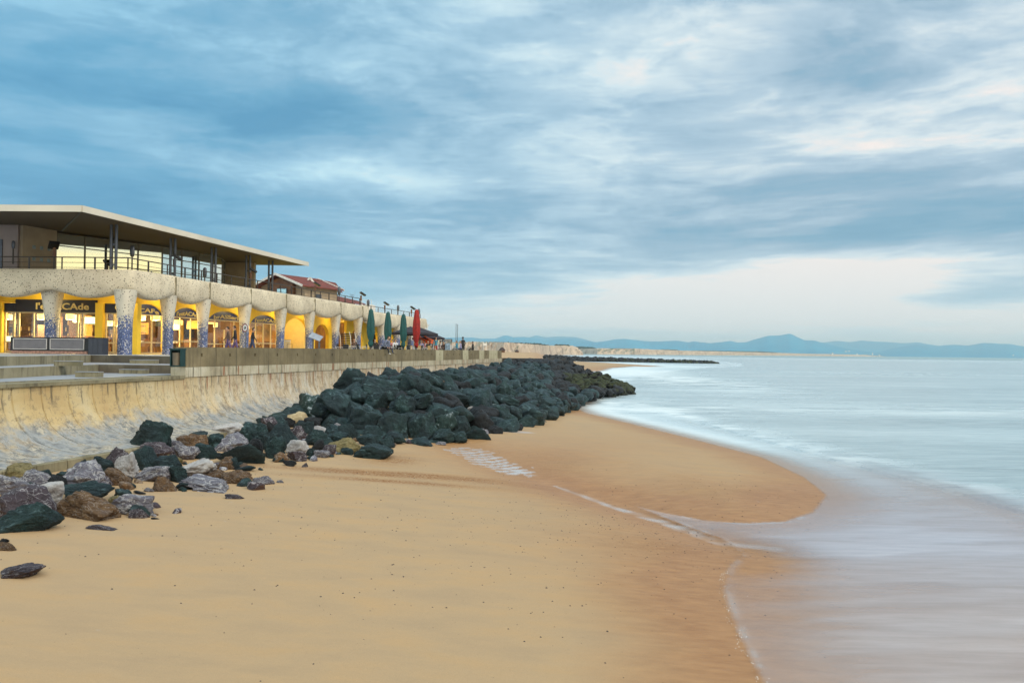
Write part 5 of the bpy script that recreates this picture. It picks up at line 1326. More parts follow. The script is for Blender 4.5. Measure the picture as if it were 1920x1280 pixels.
# the rest of the revetment
rr_ = random.Random(3); cand = []
tries = 0; xs = [p[0] for p in PILE]; ys = [p[1] for p in PILE]
while tries < 60000 and len(cand) < 1500:
    tries += 1; x, y = rr_.uniform(min(xs), max(xs)), rr_.uniform(min(ys), max(ys))
    if not bool(inside(np.array([x]), np.array([y]), PILE)[0]): continue
    if x - WL(y) < 1.8 and y < 47: continue
    size = rr_.uniform(.75, 1.5) if y > 50 else rr_.uniform(.85, 1.9)
    if y > 60: size = rr_.uniform(.6, 1.25)
    rad_ = size * .40
    if any((x - a) ** 2 + (y - b_) ** 2 < (rad_ + r_) ** 2 for a, b_, r_ in placed): continue
    placed.append((x, y, rad_)); cand.append((x, y, size))
cz = surf([c[0] for c in cand], [c[1] for c in cand])
def pix(p):
    d = Vector(p) - CAM; f_ = d.dot(_f); return 960 + d.dot(_r) / f_ * F, 640 - d.dot(_u) / f_ * F
info = []
for (x, y, s_), z in zip(cand, cz):
    px, py = pix((x, y, float(z))); info.append((s_ / y, x, y, s_, float(z), px, py))
info.sort(reverse=True)
def where_words(px, py, kind):
    col = 'left part' if px < 700 else 'left-centre' if px < 800 else 'centre' if px < 900 else 'right-centre' if px < 1000 else 'right part'
    f_ = (py - 672) / 150 if px < 950 else (py - 672) / (110 if px < 1060 else 70)
    row = 'near the wall top' if f_ < .22 else 'in the upper rows' if f_ < .45 else 'in the middle rows' if f_ < .7 else 'in the bottom rows by the sand'
    nm = {'moss': 'moss-green boulder', 'dark': 'blackish boulder', 'green': 'dark teal boulder'}[kind]
    return f'{nm} {row}, {col} of the revetment'
def kind_of(x, y, px, py):
    if px > 1060 and py > 706 and py < 732 and y > 78: return 'moss'
    if y > 88 and py < 712: return 'dark'  # shadowed far crest: shade put in as darker stone
    if px > 1030 and py < 735: return 'dark'
    return 'green' if rr_.random() > .2 else 'dark'
groups = {}
NIND = 300 - len(FG) - len(BIG)
rest = []
for k, (q, x, y, s_, z, px, py) in enumerate(info):
    kd = kind_of(x, y, px, py)
    dims = (s_ * rr_.uniform(1.0, 1.45), s_ * rr_.uniform(.85, 1.2), s_ * rr_.uniform(.65, 1.0)); rot = (rr_.uniform(-.45, .45), rr_.uniform(-.45, .45), rr_.uniform(0, 6.28))
    c_ = (x, y, z - .05 + rr_.uniform(-.12, .22) - (.38 if z > 3.0 else 0))
    if k < NIND:
        boulder(c_, dims, kd, rot, where_words(px, py, kd), G2 if kd == 'green' else 'blackish and mossy boulders of the groyne')
    else: rest.append((c_, dims, kd, rot))
# lower fill between them, the far end of the groyne
for k in range(700):
    while True:
        x, y = rr_.uniform(min(xs), max(xs)), rr_.uniform(min(ys), max(ys))
        if bool(inside(np.array([x]), np.array([y]), PILE)[0]): break
    z = float(surf([x], [y])[0]); s_ = rr_.uniform(.8, 1.4); px, py = pix((x, y, z)); kd = kind_of(x, y, px, py)
    rest.append(((x, y, z - .55), (s_ * 1.2, s_, s_ * .8), kd, (rr_.uniform(-.5, .5), rr_.uniform(-.5, .5), rr_.uniform(0, 6.28))))
LOW = [rock_mesh(100 + s_, 3, 9, .07) for s_ in range(8)]
def merge_rocks(name, items, meshes, label, cat='boulders'):
    kinds = sorted({i[2] for i in items}); Vs, Fs, Mi, off_ = [], [], [], 0
    arr = []
    for me in meshes:
        co = np.empty(len(me.vertices) * 3); me.vertices.foreach_get('co', co); f = np.empty(len(me.polygons) * 3, int); me.polygons.foreach_get('vertices', f); arr.append((co.reshape(-1, 3), f.reshape(-1, 3)))
    for k, (c_, d_, kd, rot) in enumerate(items):
        co, f = arr[k % len(arr)]; M = np.array(Euler(rot).to_matrix()); v = (co * (np.array(d_) / 2)) @ M.T + np.array(c_)
        Vs.append(v); Fs.append(f + off_); Mi.append(np.full(len(f), kinds.index(kd))); off_ += len(co)
    V_, F_, M_ = np.concatenate(Vs), np.concatenate(Fs), np.concatenate(Mi)
    me = bpy.data.meshes.new(name); me.vertices.add(len(V_)); me.vertices.foreach_set('co', V_.ravel())
    me.loops.add(F_.size); me.loops.foreach_set('vertex_index', F_.ravel().astype(np.int32)); me.polygons.add(len(F_))
    me.polygons.foreach_set('loop_start', np.arange(0, F_.size, 3, dtype=np.int32)); me.polygons.foreach_set('loop_total', np.full(len(F_), 3, np.int32))
    me.polygons.foreach_set('use_smooth', np.ones(len(F_), bool))
    for kd in kinds: me.materials.append(RKW[kd])
    me.polygons.foreach_set('material_index', M_.astype(np.int32)); me.update(calc_edges=True)
    o = link(bpy.data.objects.new(name, me)); return tag(o, label, cat, kind='stuff')
RKW = RK
capo = empty('groyne_cap', (2.6, 103.6, 3.2), 0, 'dark flat concrete cap along the top of the near groyne', 'groyne cap')
into(MB().prism([(-2.6, 101.1), (7.0, 103.2), (6.7, 106.2), (-3, 104.4)], 3.0, 3.47).build('slab', plain('cap_dark', (.05, .045, .04), .9)), capo)
into(MB().prism([(-2.5, 101.0), (7.1, 103.1), (7.08, 103.3), (-2.5, 101.2)], 2.2, 3.40).build('kerb', plain('cap_dark', (.05, .045, .04), .9)), capo)
merge_rocks('revetment_rocks', rest, LOW, 'mass of smaller dark rocks filling the far revetment and groyne', 'rocks')
merge_rocks('rubble', FILL, LOW, 'small broken stones wedged between the loose boulders below the wall', 'rubble')
# second groyne, far along the beach
items = []; LOW2 = [rock_mesh(200 + s_, 2, 9, .08) for s_ in range(6)]
pA, pB = Vector((19, 455, 0)), Vector((106, 412, 0))
for k in range(1100):
    q = rr_.random(); wdt = 5.5 - 2.0 * q; o_ = rr_.gauss(0, wdt * .45); o_ = max(-wdt, min(wdt, o_))
    p = pA.lerp(pB, q); hgt = (3.0 - 2.0 * q ** .8 if q < .97 else .6) * max(0, 1 - abs(o_) / wdt) ** .7; s_ = rr_.uniform(1.2, 2.2)
    z = -.9 + hgt * rr_.uniform(.75, 1.15)
    items.append(((p.x - o_ * .3, p.y + o_, z), (s_ * 1.2, s_, s_ * .85), 'moss' if (o_ < -wdt * .3 and q > .3 and rr_.random() < .5) else 'dark', (rr_.uniform(-.5, .5), rr_.uniform(-.5, .5), rr_.uniform(0, 6))))
merge_rocks('far_groyne_rocks', items, LOW2, 'far low groyne of dark rocks running out into the sea', 'rocks')
# pebbles and shell bits on the sand
m = plain('pebble', (.05, .04, .035), .8, bump=0)
vs, fs = [], []
def peb(x, y, z, s_):
    k = len(vs); a = rr_.uniform(0, 3)
    for i in range(5): vs.append((x + s_ * math.cos(a + i * 1.257) * rr_.uniform(.7, 1.3), y + s_ * math.sin(a + i * 1.257) * rr_.uniform(.7, 1.2), z - .003))
    vs.append((x, y, z + s_ * .55)); fs.extend([(k + i, k + (i + 1) % 5, k + 5) for i in range(5)])
cl = [(600, 900, 4, 1.5, 170), (480, 870, 3, 1.5, 130), (560, 960, 4, 2, 120), (1000, 960, 4, 3, 170), (1080, 1010, 4, 2, 200), (1330, 1010, 3, 1.6, 260), (1200, 1030, 3, 2, 220), (700, 1000, 6, 3, 140), (900, 1080, 5, 2, 120), (1250, 900, 5, 3, 180), (1420, 930, 3, 1.5, 160), (820, 1130, 4, 2, 60), (1560, 1010, 4, 2, 170), (330, 1060, 4, 2, 40), (1100, 1150, 3, 2, 70)]
pts_ = []
for px, py, sx_, sy_, n in cl:
    c_ = hit(px, py, beach_h); pts_ += [(c_.x + rr_.gauss(0, sx_), c_.y + rr_.gauss(0, sy_)) for _ in range(n)]
pts_ = [(x, y) for x, y in pts_ if x - WL(y) > 3 and y > 8]
pz = ground([p[0] for p in pts_], [p[1] for p in pts_])
for (x, y), z in zip(pts_, pz): peb(x, y, float(z), .007 + .020 * rr_.random() ** 3 + y * .00015)
tag(raw('pebbles', vs, fs, m), 'scattered dark pebbles and shell bits on the sand', 'pebbles', kind='stuff')
# beads of foam left along the water's edge
m = plain('foam_bead', (.85, .85, .83), .5, bump=0)
vs, fs = [], []
EDGE = [(1428, 1290), (1400, 1228), (1376, 1180), (1357, 1125), (1351, 1088), (1362, 1070)]
for k in range(110):
    q = rr_.random() * (len(EDGE) - 1); i = int(q); px = EDGE[i][0] + (EDGE[i + 1][0] - EDGE[i][0]) * (q - i); py = EDGE[i][1] + (EDGE[i + 1][1] - EDGE[i][1]) * (q - i)
    px += 7 * mnoise.noise((py * .035, 0, 0)) * 2 + rr_.gauss(0, 3.0) + (abs(rr_.gauss(0, 25)) if rr_.random() < .12 else 0)
    g = at_z(px, py, ZS); peb(g.x, g.y, max(float(ground([g.x], [g.y])[0]) + .008, ZS - .02), rr_.uniform(.003, .009))
tag(raw('foam_beads', vs, fs, m), 'string of small white foam beads at the edge of the swash', 'foam', kind='stuff')
# ================================================================== people
SKIN = plain('skin', (.50, .30, .20), .6, var=.05, bump=0)
def cloth(name, col, **k): return plain('cloth_' + name, col, .85, var=.18, scale=14, bump=.3, **k)
def stripes(name, c1, c2):
    if name in MC: return MC[name]
    m, t, b = material(name); z_ = t.sep(t.obj())[2]
    s_ = t.math('GREATER_THAN', t.math('FRACT', t.math('MULTIPLY', z_, 13.0)), .62); t.put(b.inputs['Base Color'], t.mix(s_, c1, c2)); b.inputs['Roughness'].default_value = .85; MC[name] = m; return m
def person(loc, rz, pose, top, legs, label, hair=(.03, .02, .015), H=1.7, shoes=(.03, .03, .03), hat=None, lean=0.0, headturn=0.0, group=None):
    k = H / 1.7
    J = {}
    sit = pose.startswith('sit')
    hipz = .93 if not sit else .12
    V = lambda x, y, z: Vector((x, y, z)) * k
    hp = V(0, 0, hipz); ch = V(0, .02 + lean * .25, hipz + .28); nk = V(0, .03 + lean * .6, hipz + .53); hd0 = V(0, .05 + lean * .75, hipz + .60)
    pts = [hp, ch, nk, hd0]; rad = [(.155, .115), (.165, .115), (.085, .075), (.052, .055)]; ed = [(0, 1), (1, 2), (2, 3)]; reg = ['top', 'top', 'top', 'skin']
    bones = [(hp, ch, 'top'), (ch, nk, 'top'), (nk, hd0, 'skin')]
    hands = []
    for s_ in (-1, 1):
        sh = V(.185 * s_, .02 + lean * .55, hipz + .47)
        if pose == 'stand' or pose == 'sit': el_ = sh + V(.05 * s_, -.02 if not sit else .04, -.28); wr = el_ + (V(-.02 * s_, .10, -.22) if not sit else V(-.06 * s_, .22, -.06))
        elif pose == 'walk': el_ = sh + V(.05 * s_, .10 * s_, -.27); wr = el_ + V(-.01 * s_, .10 + .06 * s_, -.22)
        elif pose == 'hold': el_ = sh + V(.04 * s_, .03, -.27); wr = el_ + V(-.10 * s_, .20, .04)
        else: el_ = sh + V(.07 * s_, -.02, -.27); wr = el_ + V(-.02 * s_, .14, -.17)
        i = len(pts); pts += [sh, el_, wr, wr + (wr - el_).normalized() * .08 * k]; rad += [(.065, .065), (.043, .043), (.03, .03), (.034, .018)]; ed += [(2, i), (i, i + 1), (i + 1, i + 2), (i + 2, i + 3)]
        bones += [(nk, sh, 'top'), (sh, el_, 'top'), (el_, wr, 'top'), (wr, pts[-1], 'skin')]; hands.append((pts[-1], (wr - el_).normalized(), s_))
        hj = hp + V(.09 * s_, 0, -.03)
        if sit: kn = hj + V(.05 * s_, .43, .03); an = kn + V(0, .03 + (.10 if pose == 'sitwall' and s_ > 0 else 0), -.42); 
        elif pose == 'walk': kn = hj + V(.01, .14 * s_, -.42); an = kn + V(0, .02 - .10 * (s_ < 0), -.40)
        else: kn = hj + V(.015 * s_, .02, -.43); an = kn + V(0, -.02, -.41)
        toe = an + V(.02 * s_, .15, -.045); i = len(pts)
        pts += [hj, kn, an, toe]; rad += [(.098, .098), (.062, .062), (.042, .042), (.042, .03)]; ed += [(0, i), (i, i + 1), (i + 1, i + 2), (i + 2, i + 3)]
        bones += [(hp, hj, 'legs'), (hj, kn, 'legs'), (kn, an, 'legs'), (an, toe, 'shoe')]
    me = bpy.data.meshes.new('person'); me.from_pydata([tuple(p) for p in pts], ed, [])
    tmp = bpy.data.objects.new('tmp', me); COL.objects.link(tmp)
    md = tmp.modifiers.new('s', 'SKIN'); sb = tmp.modifiers.new('u', 'SUBSURF'); sb.levels = 1; sb.render_levels = 1
    for i, (a, b_) in enumerate(rad): me.skin_vertices[0].data[i].radius = (a * k, b_ * k)
    me.skin_vertices[0].data[0].use_root = True
    bpy.context.view_layer.update()
    body = bpy.data.meshes.new_from_object(tmp.evaluated_get(bpy.context.evaluated_depsgraph_get())); bpy.data.objects.remove(tmp)
    bm = bmesh.new(); bm.from_mesh(body)
    lab = {}
    bm.faces.ensure_lookup_table()
    R_ = {'skin': 0, 'top': 1, 'legs': 2, 'shoe': 3}
    for f in bm.faces:
        c_ = f.calc_center_median(); best = 9; rg = 'top'
        for a, b_, r_ in bones:
            d = b_ - a; q = max(0, min(1, (c_ - a).dot(d) / d.dot(d))); e = (a + d * q - c_).length
            if e < best - 1e-5: best = e; rg = r_
        f.material_index = R_[rg]
    # head: skull, jaw, nose, ears
    hc = hd0 + V(0, .015, .115); hm = Matrix.Rotation(headturn, 3, 'Z')
    g = bmesh.ops.create_uvsphere(bm, u_segments=16, v_segments=12, radius=1)
    for v in g['verts']:
        p = v.co.copy(); x, y, z = p
        nz_ = .028 * math.exp(-((x / .22) ** 2) - ((z + .05) / .28) ** 2) if y > .5 else 0
        eye = -.012 * math.exp(-((abs(x) - .38) / .16) ** 2 - ((z - .12) / .14) ** 2) if y > .4 else 0
        mth = -.006 * math.exp(-(x / .3) ** 2 - ((z + .5) / .06) ** 2) if y > .3 else 0
        ear = .014 * math.exp(-((z) / .22) ** 2 - (y / .22) ** 2) * (1 if abs(x) > .8 else 0)
        q = Vector((x * (.075 if z > -.2 else .075 * (1 + (z + .2) * .45)) + math.copysign(ear, x), y * .095 + nz_ + eye + mth, z * .125)) * k
        v.co = hc + hm @ q
    for f in {f for v in g['verts'] for f in v.link_faces}: f.material_index = 0
    for hnd, d, s_ in hands:
        sd_ = d.cross(Vector((0, 0, 1))); sd_ = sd_.normalized() if sd_.length > .1 else Vector((1, 0, 0)); dn = d.cross(sd_)
        for q in range(5):
            o_ = (q - 1.5) * .017 * k if q < 4 else -.036 * k * s_; L = (.075, .085, .08, .062, .05)[q] * k; dd = (d if q < 4 else (d * .6 + sd_ * -.7 * s_)).normalized()
            a = hnd + sd_ * o_ - d * (.01 if q < 4 else .04) * k; b_ = a + dd * L * .55; c_ = b_ + (dd + dn * .5).normalized() * L * .45
            mb = MB().tube([a, b_, c_], [.009 * k, .008 * k, .006 * k], 5); vv = [bm.verts.new(v) for v in mb.v]
            for f in mb.f: bm.faces.new([vv[i] for i in f]).material_index = 0
    for f in bm.faces: f.smooth = True
    body.materials.clear(); bm.to_mesh(body); bm.free()
    for m_ in (SKIN, top, legs, plain('shoe_%d' % int(shoes[0] * 100), shoes, .6, bump=0)): body.materials.append(m_)
    o = bpy.data.objects.new('person', body); o.location = loc; o.rotation_euler = (0, 0, rz); link(o); body.name = 'person'
    hm_ = plain('hair_%d' % int(hair[0] * 1000), hair, .8, bump=0)
    vs, fs = [], []; n, mm = 14, 7
    for i in range(mm + 1):
        for j in range(n):
            ph = i / mm * 1.9; th = 2 * math.pi * j / n; y_ = math.sin(ph) * math.sin(th)
            lim = 1.0 if y_ < .25 else .0
            ph2 = min(ph, 1.05) if y_ > .2 else ph
            q = Vector((math.sin(ph2) * math.cos(th) * .083, math.sin(ph2) * math.sin(th) * .102 - .008, math.cos(ph2) * .13 + .012)) * k
            vs.append(hc + hm @ q)
    fs = [(i * n + j, i * n + (j + 1) % n, (i + 1) * n + (j + 1) % n, (i + 1) * n + j) for i in range(mm) for j in range(n)]
    raw('hair', vs, fs, hm_, o, smooth=True)
    if hat:
        MB().lathe(hc + V(0, 0, .05), [(.15 * k, 0), (.15 * k, .01), (.09 * k, .015), (.085 * k, .09 * k), (.03, .10 * k)], 14).build('hat', hat, o, smooth=True)
    return tag(o, label, 'person', group)
GP_ = 'people on the promenade'
def onprom(px, c): p = at_line(px, 650, c); return Vector((p.x, p.y, ZF))
FACE = lambda deg: R(deg)
navy = stripes('cloth_striped', (.03, .05, .14), (.35, .38, .45)); black = cloth('black', (.015, .015, .018)); dblue = cloth('navy', (.03, .05, .12)); purple = cloth('purple', (.12, .08, .20)); lilac = cloth('lilac', (.30, .28, .45))
teal_ = cloth('teal', (.04, .22, .32)); redc = cloth('red', (.40, .02, .03)); white_ = cloth('white', (.70, .72, .75)); brown_ = cloth('brown', (.12, .07, .05)); grey_ = cloth('grey', (.18, .19, .21)); pink_ = cloth('pink', (.55, .25, .25))
# sitting on the parapet with legs over the side
pt = 4.34 + .0035 * 10
def onpar(px, dz=0): p = at_line(px, 655, 21.9); return Vector((p.x, p.y, 4.34 + .0035 * (p.y - 35.5) / 2.34 + dz))
sea_dir = math.atan2(-ND.x, ND.y)
a = onpar(716); person((a.x + .02, a.y, a.z - .0), sea_dir + .1, 'sitwall', navy, black, 'person in striped navy sweater sitting on the parapet, legs dangling over the sea wall', H=1.76, shoes=(.7, .7, .68), lean=.55, group=GP_)
a = onpar(724); person((a.x - .1, a.y + .5, a.z), sea_dir + .5, 'sitwall', navy, dblue, 'second person in dark striped top sitting on the parapet behind the first', H=1.62, lean=.4, headturn=.5, hair=(.12, .06, .03), group=GP_)
# strollers in front of the brasserie
a = onprom(428, 26.5); person(a, R(110), 'walk', brown_, purple, 'stroller in brown top and purple trousers in front of the third arch', H=1.66, group=GP_)
a = onprom(441, 26.9); person(a, R(100), 'walk', black, purple, 'taller dark-clad stroller walking beside the purple-trousered one', H=1.76, group=GP_)
a = onprom(473, 27.5); person(a, R(-70), 'walk', black, dblue, 'dark-clad stroller passing the round sign before the fourth arch', H=1.72, group=GP_)
# around the tables and at the far end
a = onprom(817, 23.3); person(a, R(200), 'stand', teal_, redc, 'standing person in teal top and red trousers near the menu board', H=1.72, group=GP_)
def chair_seat(px, c): p = onprom(px, c); return Vector((p.x, p.y, ZF + .46))
for px, c_, rz, top, legs, lab, hr in (
    (826, 23.6, 140, white_, dblue, 'seated guest in white shirt behind the red-trousered person', (.02, .015, .01)), (803, 23.5, 170, black, black, 'dark-haired seated guest in black, left of the red-trousered person', (.01, .01, .01)),
    (790, 24.3, 200, lilac, dblue, 'seated guest in lilac top at the white tables', (.25, .15, .08)), (797, 24.2, 100, pink_, grey_, 'seated guest in pinkish top at the white tables', (.10, .05, .03)),
    (741, 24.2, 210, white_, dblue, 'seated guest in white top between the second and third green parasol', (.05, .03, .02)), (735, 25.6, 230, pink_, black, 'seated guest in reddish top beside the second green parasol', (.05, .03, .02)), (703, 26.0, 200, black, black, 'seated guest in black just right of the first green parasol', (.02, .02, .02)),
    (664, 27.3, 200, brown_, dblue, 'seated guest in brown near the deckchairs', (.05, .03, .02)), (832, 23.2, 150, brown_, black, 'seated guest in brown left of the menu board', (.05, .03, .02)), (811, 24.4, 100, grey_, black, 'seated guest in grey under the orange awning', (.15, .1, .06))):
    s_ = chair_seat(px, c_); person((s_.x, s_.y, s_.z), R(rz), 'sit', top, legs, lab, hair=hr, H=1.68, group=GP_)
for px, top, legs, lab, hr, dc in ((857, teal_, grey_, 'person in blue-grey sitting on the far parapet, left one of the pair', (.2, .14, .1), 0), (864, lilac, dblue, 'person in lilac sitting on the far parapet, right one of the pair', (.35, .25, .18), .2), (887, black, black, 'person in black sitting on the far parapet, right of the hatted one', (.02, .02, .02), 0)):
    a = onpar(px); person((a.x, a.y, a.z), sea_dir + math.pi + dc, 'sit', top, legs, lab, hair=hr, H=1.7, group=GP_)
a = onpar(877); person((a.x - .5, a.y, ZF), sea_dir + 2.4, 'stand', black, black, 'standing person in dark coat and hat beside the far parapet', H=1.86, hat=black, group=GP_)

# ================================================================== closed parasols
M_PG = plain('parasol_green', (.012, .085, .085), .8, var=.2, scale=6); M_PR = plain('parasol_red', (.33, .018, .015), .8, var=.2, scale=6)
def parasol(px, c, ztop, mt, label, wd=.27):
    p = onprom(px, c); o = empty('closed_parasol', p, rnd.uniform(0, 3), label, 'parasol', 'closed parasols on the terrace'); h = ztop - ZF
    MB().box((0, 0, .05), (.7, .7, .1)).build('base', M_STEEL, o); MB().tube([(0, 0, .1), (0, 0, h)], .03, 8).build('pole', M_STEEL, o)
    z0 = .72; pr = [(.10, z0), (.16, z0 + .12), (.17, z0 + .3), (.12, z0 + .42), (.20, z0 + .6), (.95 * wd, z0 + (h - z0) * .38), (wd * .98, z0 + (h - z0) * .52), (wd * .86, z0 + (h - z0) * .68), (wd * .68, z0 + (h - z0) * .84), (wd * .5, h - .10), (.05, h)]
    vs, fs = [], []; n = 28
    for i, (r_, z) in enumerate(pr):
        for k in range(n):
            q = 2 * math.pi * k / n; f = 1 + .22 * math.cos(7 * q + z * 1.1) + .06 * math.sin(3 * q + z * 5); vs.append((r_ * f * math.cos(q), r_ * f * math.sin(q), z + (.05 * math.cos(7 * q) if i < 2 else 0)))
    fs = [(i * n + k, i * n + (k + 1) % n, (i + 1) * n + (k + 1) % n, (i + 1) * n + k) for i in range(len(pr) - 1) for k in range(n)] + [tuple(range(n))[::-1], tuple((len(pr) - 1) * n + k for k in range(n))]
    raw('canopy', vs, fs, mt, o, smooth=True); MB().lathe((0, 0, z0 + .40), [(.135, 0), (.135, .05)], 14).build('strap', mt, o)
    return o
parasol(695, 22.9, EYE + 3.12, M_PG, 'closed dark green parasol, leftmost and largest of the three'); parasol(727, 22.9, EYE + 3.1, M_PG, 'closed dark green parasol, middle one of the three'); parasol(756, 22.9, EYE + 3.1, M_PG, 'closed dark green parasol, right one of the three')
parasol(780.5, 22.9, EYE + 3.68, M_PR, 'tall closed red parasol right of the green ones', .31)

# ================================================================== terrace furniture
M_RAT = plain('rattan', (.45, .30, .12), .7, var=.25, scale=20)
def make_chair(mt):
    o = empty('terrace_chair'); MB().box((0, 0, .44), (.46, .46, .04)).build('seat', mt, o)
    mb = MB(); mb.box((0, -.23, .70), (.46, .04, .40)); mb.build('backrest', mt, o)
    for x in (-.2, .2):
        for y in (-.2, .2): MB().tube([(x, y, 0), (x, y, .44)], .016, 6).build('leg', M_WHITE, o)
    for x in (-.24, .24): MB().tube([(x, -.22, .44), (x, -.2, .64), (x, .1, .65), (x, .16, .44)], .015, 6).build('armrest', M_WHITE, o)
    return o
def make_table():
    o = empty('terrace_table'); MB().lathe((0, 0, .71), [(.38, 0), (.40, .015), (.38, .03)], 18).build('table_top', M_WHITE, o)
    MB().tube([(0, 0, .03), (0, 0, .71)], .03, 8).build('leg', M_STEEL, o); MB().lathe((0, 0, 0), [(.24, 0), (.22, .03)], 14).build('base', M_STEEL, o); return o
c0 = make_chair(M_BLK); c1 = make_chair(M_RAT); t0 = make_table(); used = set()
def placef(src, x, y, rz, label, cat, group):
    o = src if src.name not in used else copy_tree(src); used.add(src.name); o.location = (x, y, ZF); o.rotation_euler = (0, 0, rz); tag(o, label, cat, group)
for i, (px, c_) in enumerate(((652, 26.2), (668, 25.6), (688, 25.4), (706, 24.8), (722, 24.6), (738, 24.0), (748, 23.8), (762, 23.8), (774, 23.8), (788, 23.6), (800, 23.6), (814, 24.2))):
    p = onprom(px, c_)
    nm = 'left of the first green parasol' if px < 690 else 'between the green parasols' if px < 756 else 'beside the red parasol' if px < 792 else 'near the orange awning'
    placef(t0, p.x, p.y, 0, f'round white table {nm}', 'table', 'white terrace tables')
    for k, (dx, dy, rz) in enumerate(((-.62, .1, -90), (.62, -.1, 90), (.05, -.7, 0))):
        if k == 2 and i % 3: continue
        rat = px > 786; placef(c1 if rat else c0, p.x + dx, p.y + dy, R(rz + rnd.uniform(-25, 25)), ('rattan chair ' if rat else 'black-backed white chair ') + nm, 'chair', 'rattan terrace chairs' if rat else 'black terrace chairs')
# guests' own chairs keep them off the ground
for px, c_, rz in ((826, 23.6, 140), (803, 23.5, 170), (790, 24.3, 200), (797, 24.2, 100), (741, 24.2, 210), (735, 25.6, 230), (703, 26.0, 200), (664, 27.3, 200), (832, 23.2, 150), (811, 24.4, 100)):
    p = onprom(px, c_); placef(c1 if px > 786 else c0, p.x, p.y, R(rz), ('rattan chair' if px > 786 else 'black-backed white chair') + ' with a guest sitting on it', 'chair', 'rattan terrace chairs' if px > 786 else 'black terrace chairs')
# long deck loungers standing upright against the arcade
for px, lab in ((649, 'black slatted folding screen with white curved sides, left one'), (659, 'black slatted folding screen with white curved sides, right one')):
    p = onprom(px, 31.0); o = empty('slatted_screen', p, AF, lab, 'slatted screen', 'slatted screens in the arcade')
    mb = MB()
    for k in range(11): mb.box((0, -.02 * k, .25 + .17 * k), (.95, .05, .09))
    mb.build('slats', M_BLK, o)
    for sx_ in (-.52, .52): MB().tube([(sx_, .15, 0), (sx_, .02, .5), (sx_, -.12, 1.1), (sx_, -.25, 1.7), (sx_, -.5, 2.1)], .04, 8).build('side', M_WHITE, o)
# white serving cabinet in the alcove
p = W3(70.4, ZF, -1.2); o = empty('serving_cabinet', p, AF, 'cream cabinet standing in the brightly lit yellow alcove', 'cabinet')
MB().box((0, 0, .62), (.9, 1.8, 1.2)).build('body', M_WHITE, o); MB().box((0, 0, 1.24), (1.0, 1.9, .05)).build('top', M_CREAM, o); MB().box((.46, .45, .62), (.02, .8, 1.0)).box((.46, -.45, .62), (.02, .8, 1.0)).build('door', M_CREAM, o)
p = W3(69.5, ZF, .1); o = empty('metal_rack', p, AF, 'thin metal rack in front of the cream cabinet', 'rack'); mb = MB()
for y in (-.45, .45): mb.tube([(0, y, 0), (0, y, .9)], .02, 6)
for z in (.3, .88): mb.tube([(0, -.45, z), (0, .45, z)], .02, 6)
mb.build('frame', M_STEEL, o)

# ================================================================== awnings, boards and small stalls at the far end
M_AWB = plain('awning_dark', (.025, .020, .028), .8, var=.2); M_AWO = plain('awning_orange', (.75, .12, .02), .7, var=.1, emit=(1, .16, .02), es=.06)
def open_parasol(px, c, ztop, rad_, mt, label, sq=4, cat='parasol'):
    p = onprom(px, c); o = empty('open_parasol', p, R(30), label, cat, 'open dark parasols at the far end'); h = ztop - ZF
    MB().tube([(0, 0, 0), (0, 0, h)], .035, 8).build('pole', M_STEEL, o); MB().lathe((0, 0, 0), [(.3, 0), (.28, .08)], 12).build('base', M_STEEL, o)
    vs = [(0, 0, h)]; n = 8
    for q in range(n): vs.append((rad_ * math.cos(q * math.pi / 4), rad_ * math.sin(q * math.pi / 4), h - .62))
    for q in range(n): vs.append((rad_ * math.cos(q * math.pi / 4) * 1.0, rad_ * math.sin(q * math.pi / 4), h - .82))
    fs = [(0, 1 + q, 1 + (q + 1) % n) for q in range(n)] + [(1 + q, 9 + q, 9 + (q + 1) % n, 1 + (q + 1) % n) for q in range(n)]
    raw('canopy', vs, fs, mt, o)
    mb = MB()
    for q in range(n): mb.bar((0, 0, h - .35), (rad_ * .95 * math.cos(q * math.pi / 4), rad_ * .95 * math.sin(q * math.pi / 4), h - .62), .02)
    mb.build('ribs', M_STEEL, o)
open_parasol(769, 25.5, EYE + 2.35, 1.9, M_AWB, 'open black parasol left of the tall red one'); open_parasol(787, 25.0, EYE + 2.3, 1.9, M_AWB, 'open black parasol right behind the tall red one'); open_parasol(803, 25.2, EYE + 1.95, 1.8, M_AWB, 'open black parasol nearest the orange awning')
def awning(px0, px1, c, y0, y1, mt, label, name='market_awning'):
    a, b_ = onprom(px0, c), onprom(px1, c); D = a.y; zt = at_Y(px0, y0, D).z; zb = at_Y(px0, y1, D).z
    o = empty(name, a, 0, label, 'awning'); L = b_ - a
    pts = [(0, 0, zb - ZF), (L.x, L.y, zb - ZF), (L.x - .8, L.y + 1.5, zt - ZF + .15), (-.8, 1.5, zt - ZF + .15)]
    mb = MB(); mb._add(pts + [(x, y, z - .05) for x, y, z in pts] + [(0, 0, zb - ZF - .28), (L.x, L.y, zb - ZF - .28)], [(0, 1, 2, 3), (7, 6, 5, 4), (0, 4, 5, 1), (1, 5, 6, 2), (2, 6, 7, 3), (3, 7, 4, 0), (4, 8, 9, 5)]); mb.build('canopy', mt, o)
    for x, y, z in ((0, 0, zb - ZF), (L.x, L.y, zb - ZF), (L.x - .8, L.y + 1.5, zt - ZF)): MB().tube([(x, y, 0), (x, y, z)], .03, 6).build('post', M_STEEL, o)
    return o
awning(792, 806, 24.6, 632, 638, M_AWO, 'bright orange awning left part, under the black parasols'); awning(806.5, 819, 24.0, 632, 638.5, M_AWO, 'bright orange awning right part, beside the sign boards')
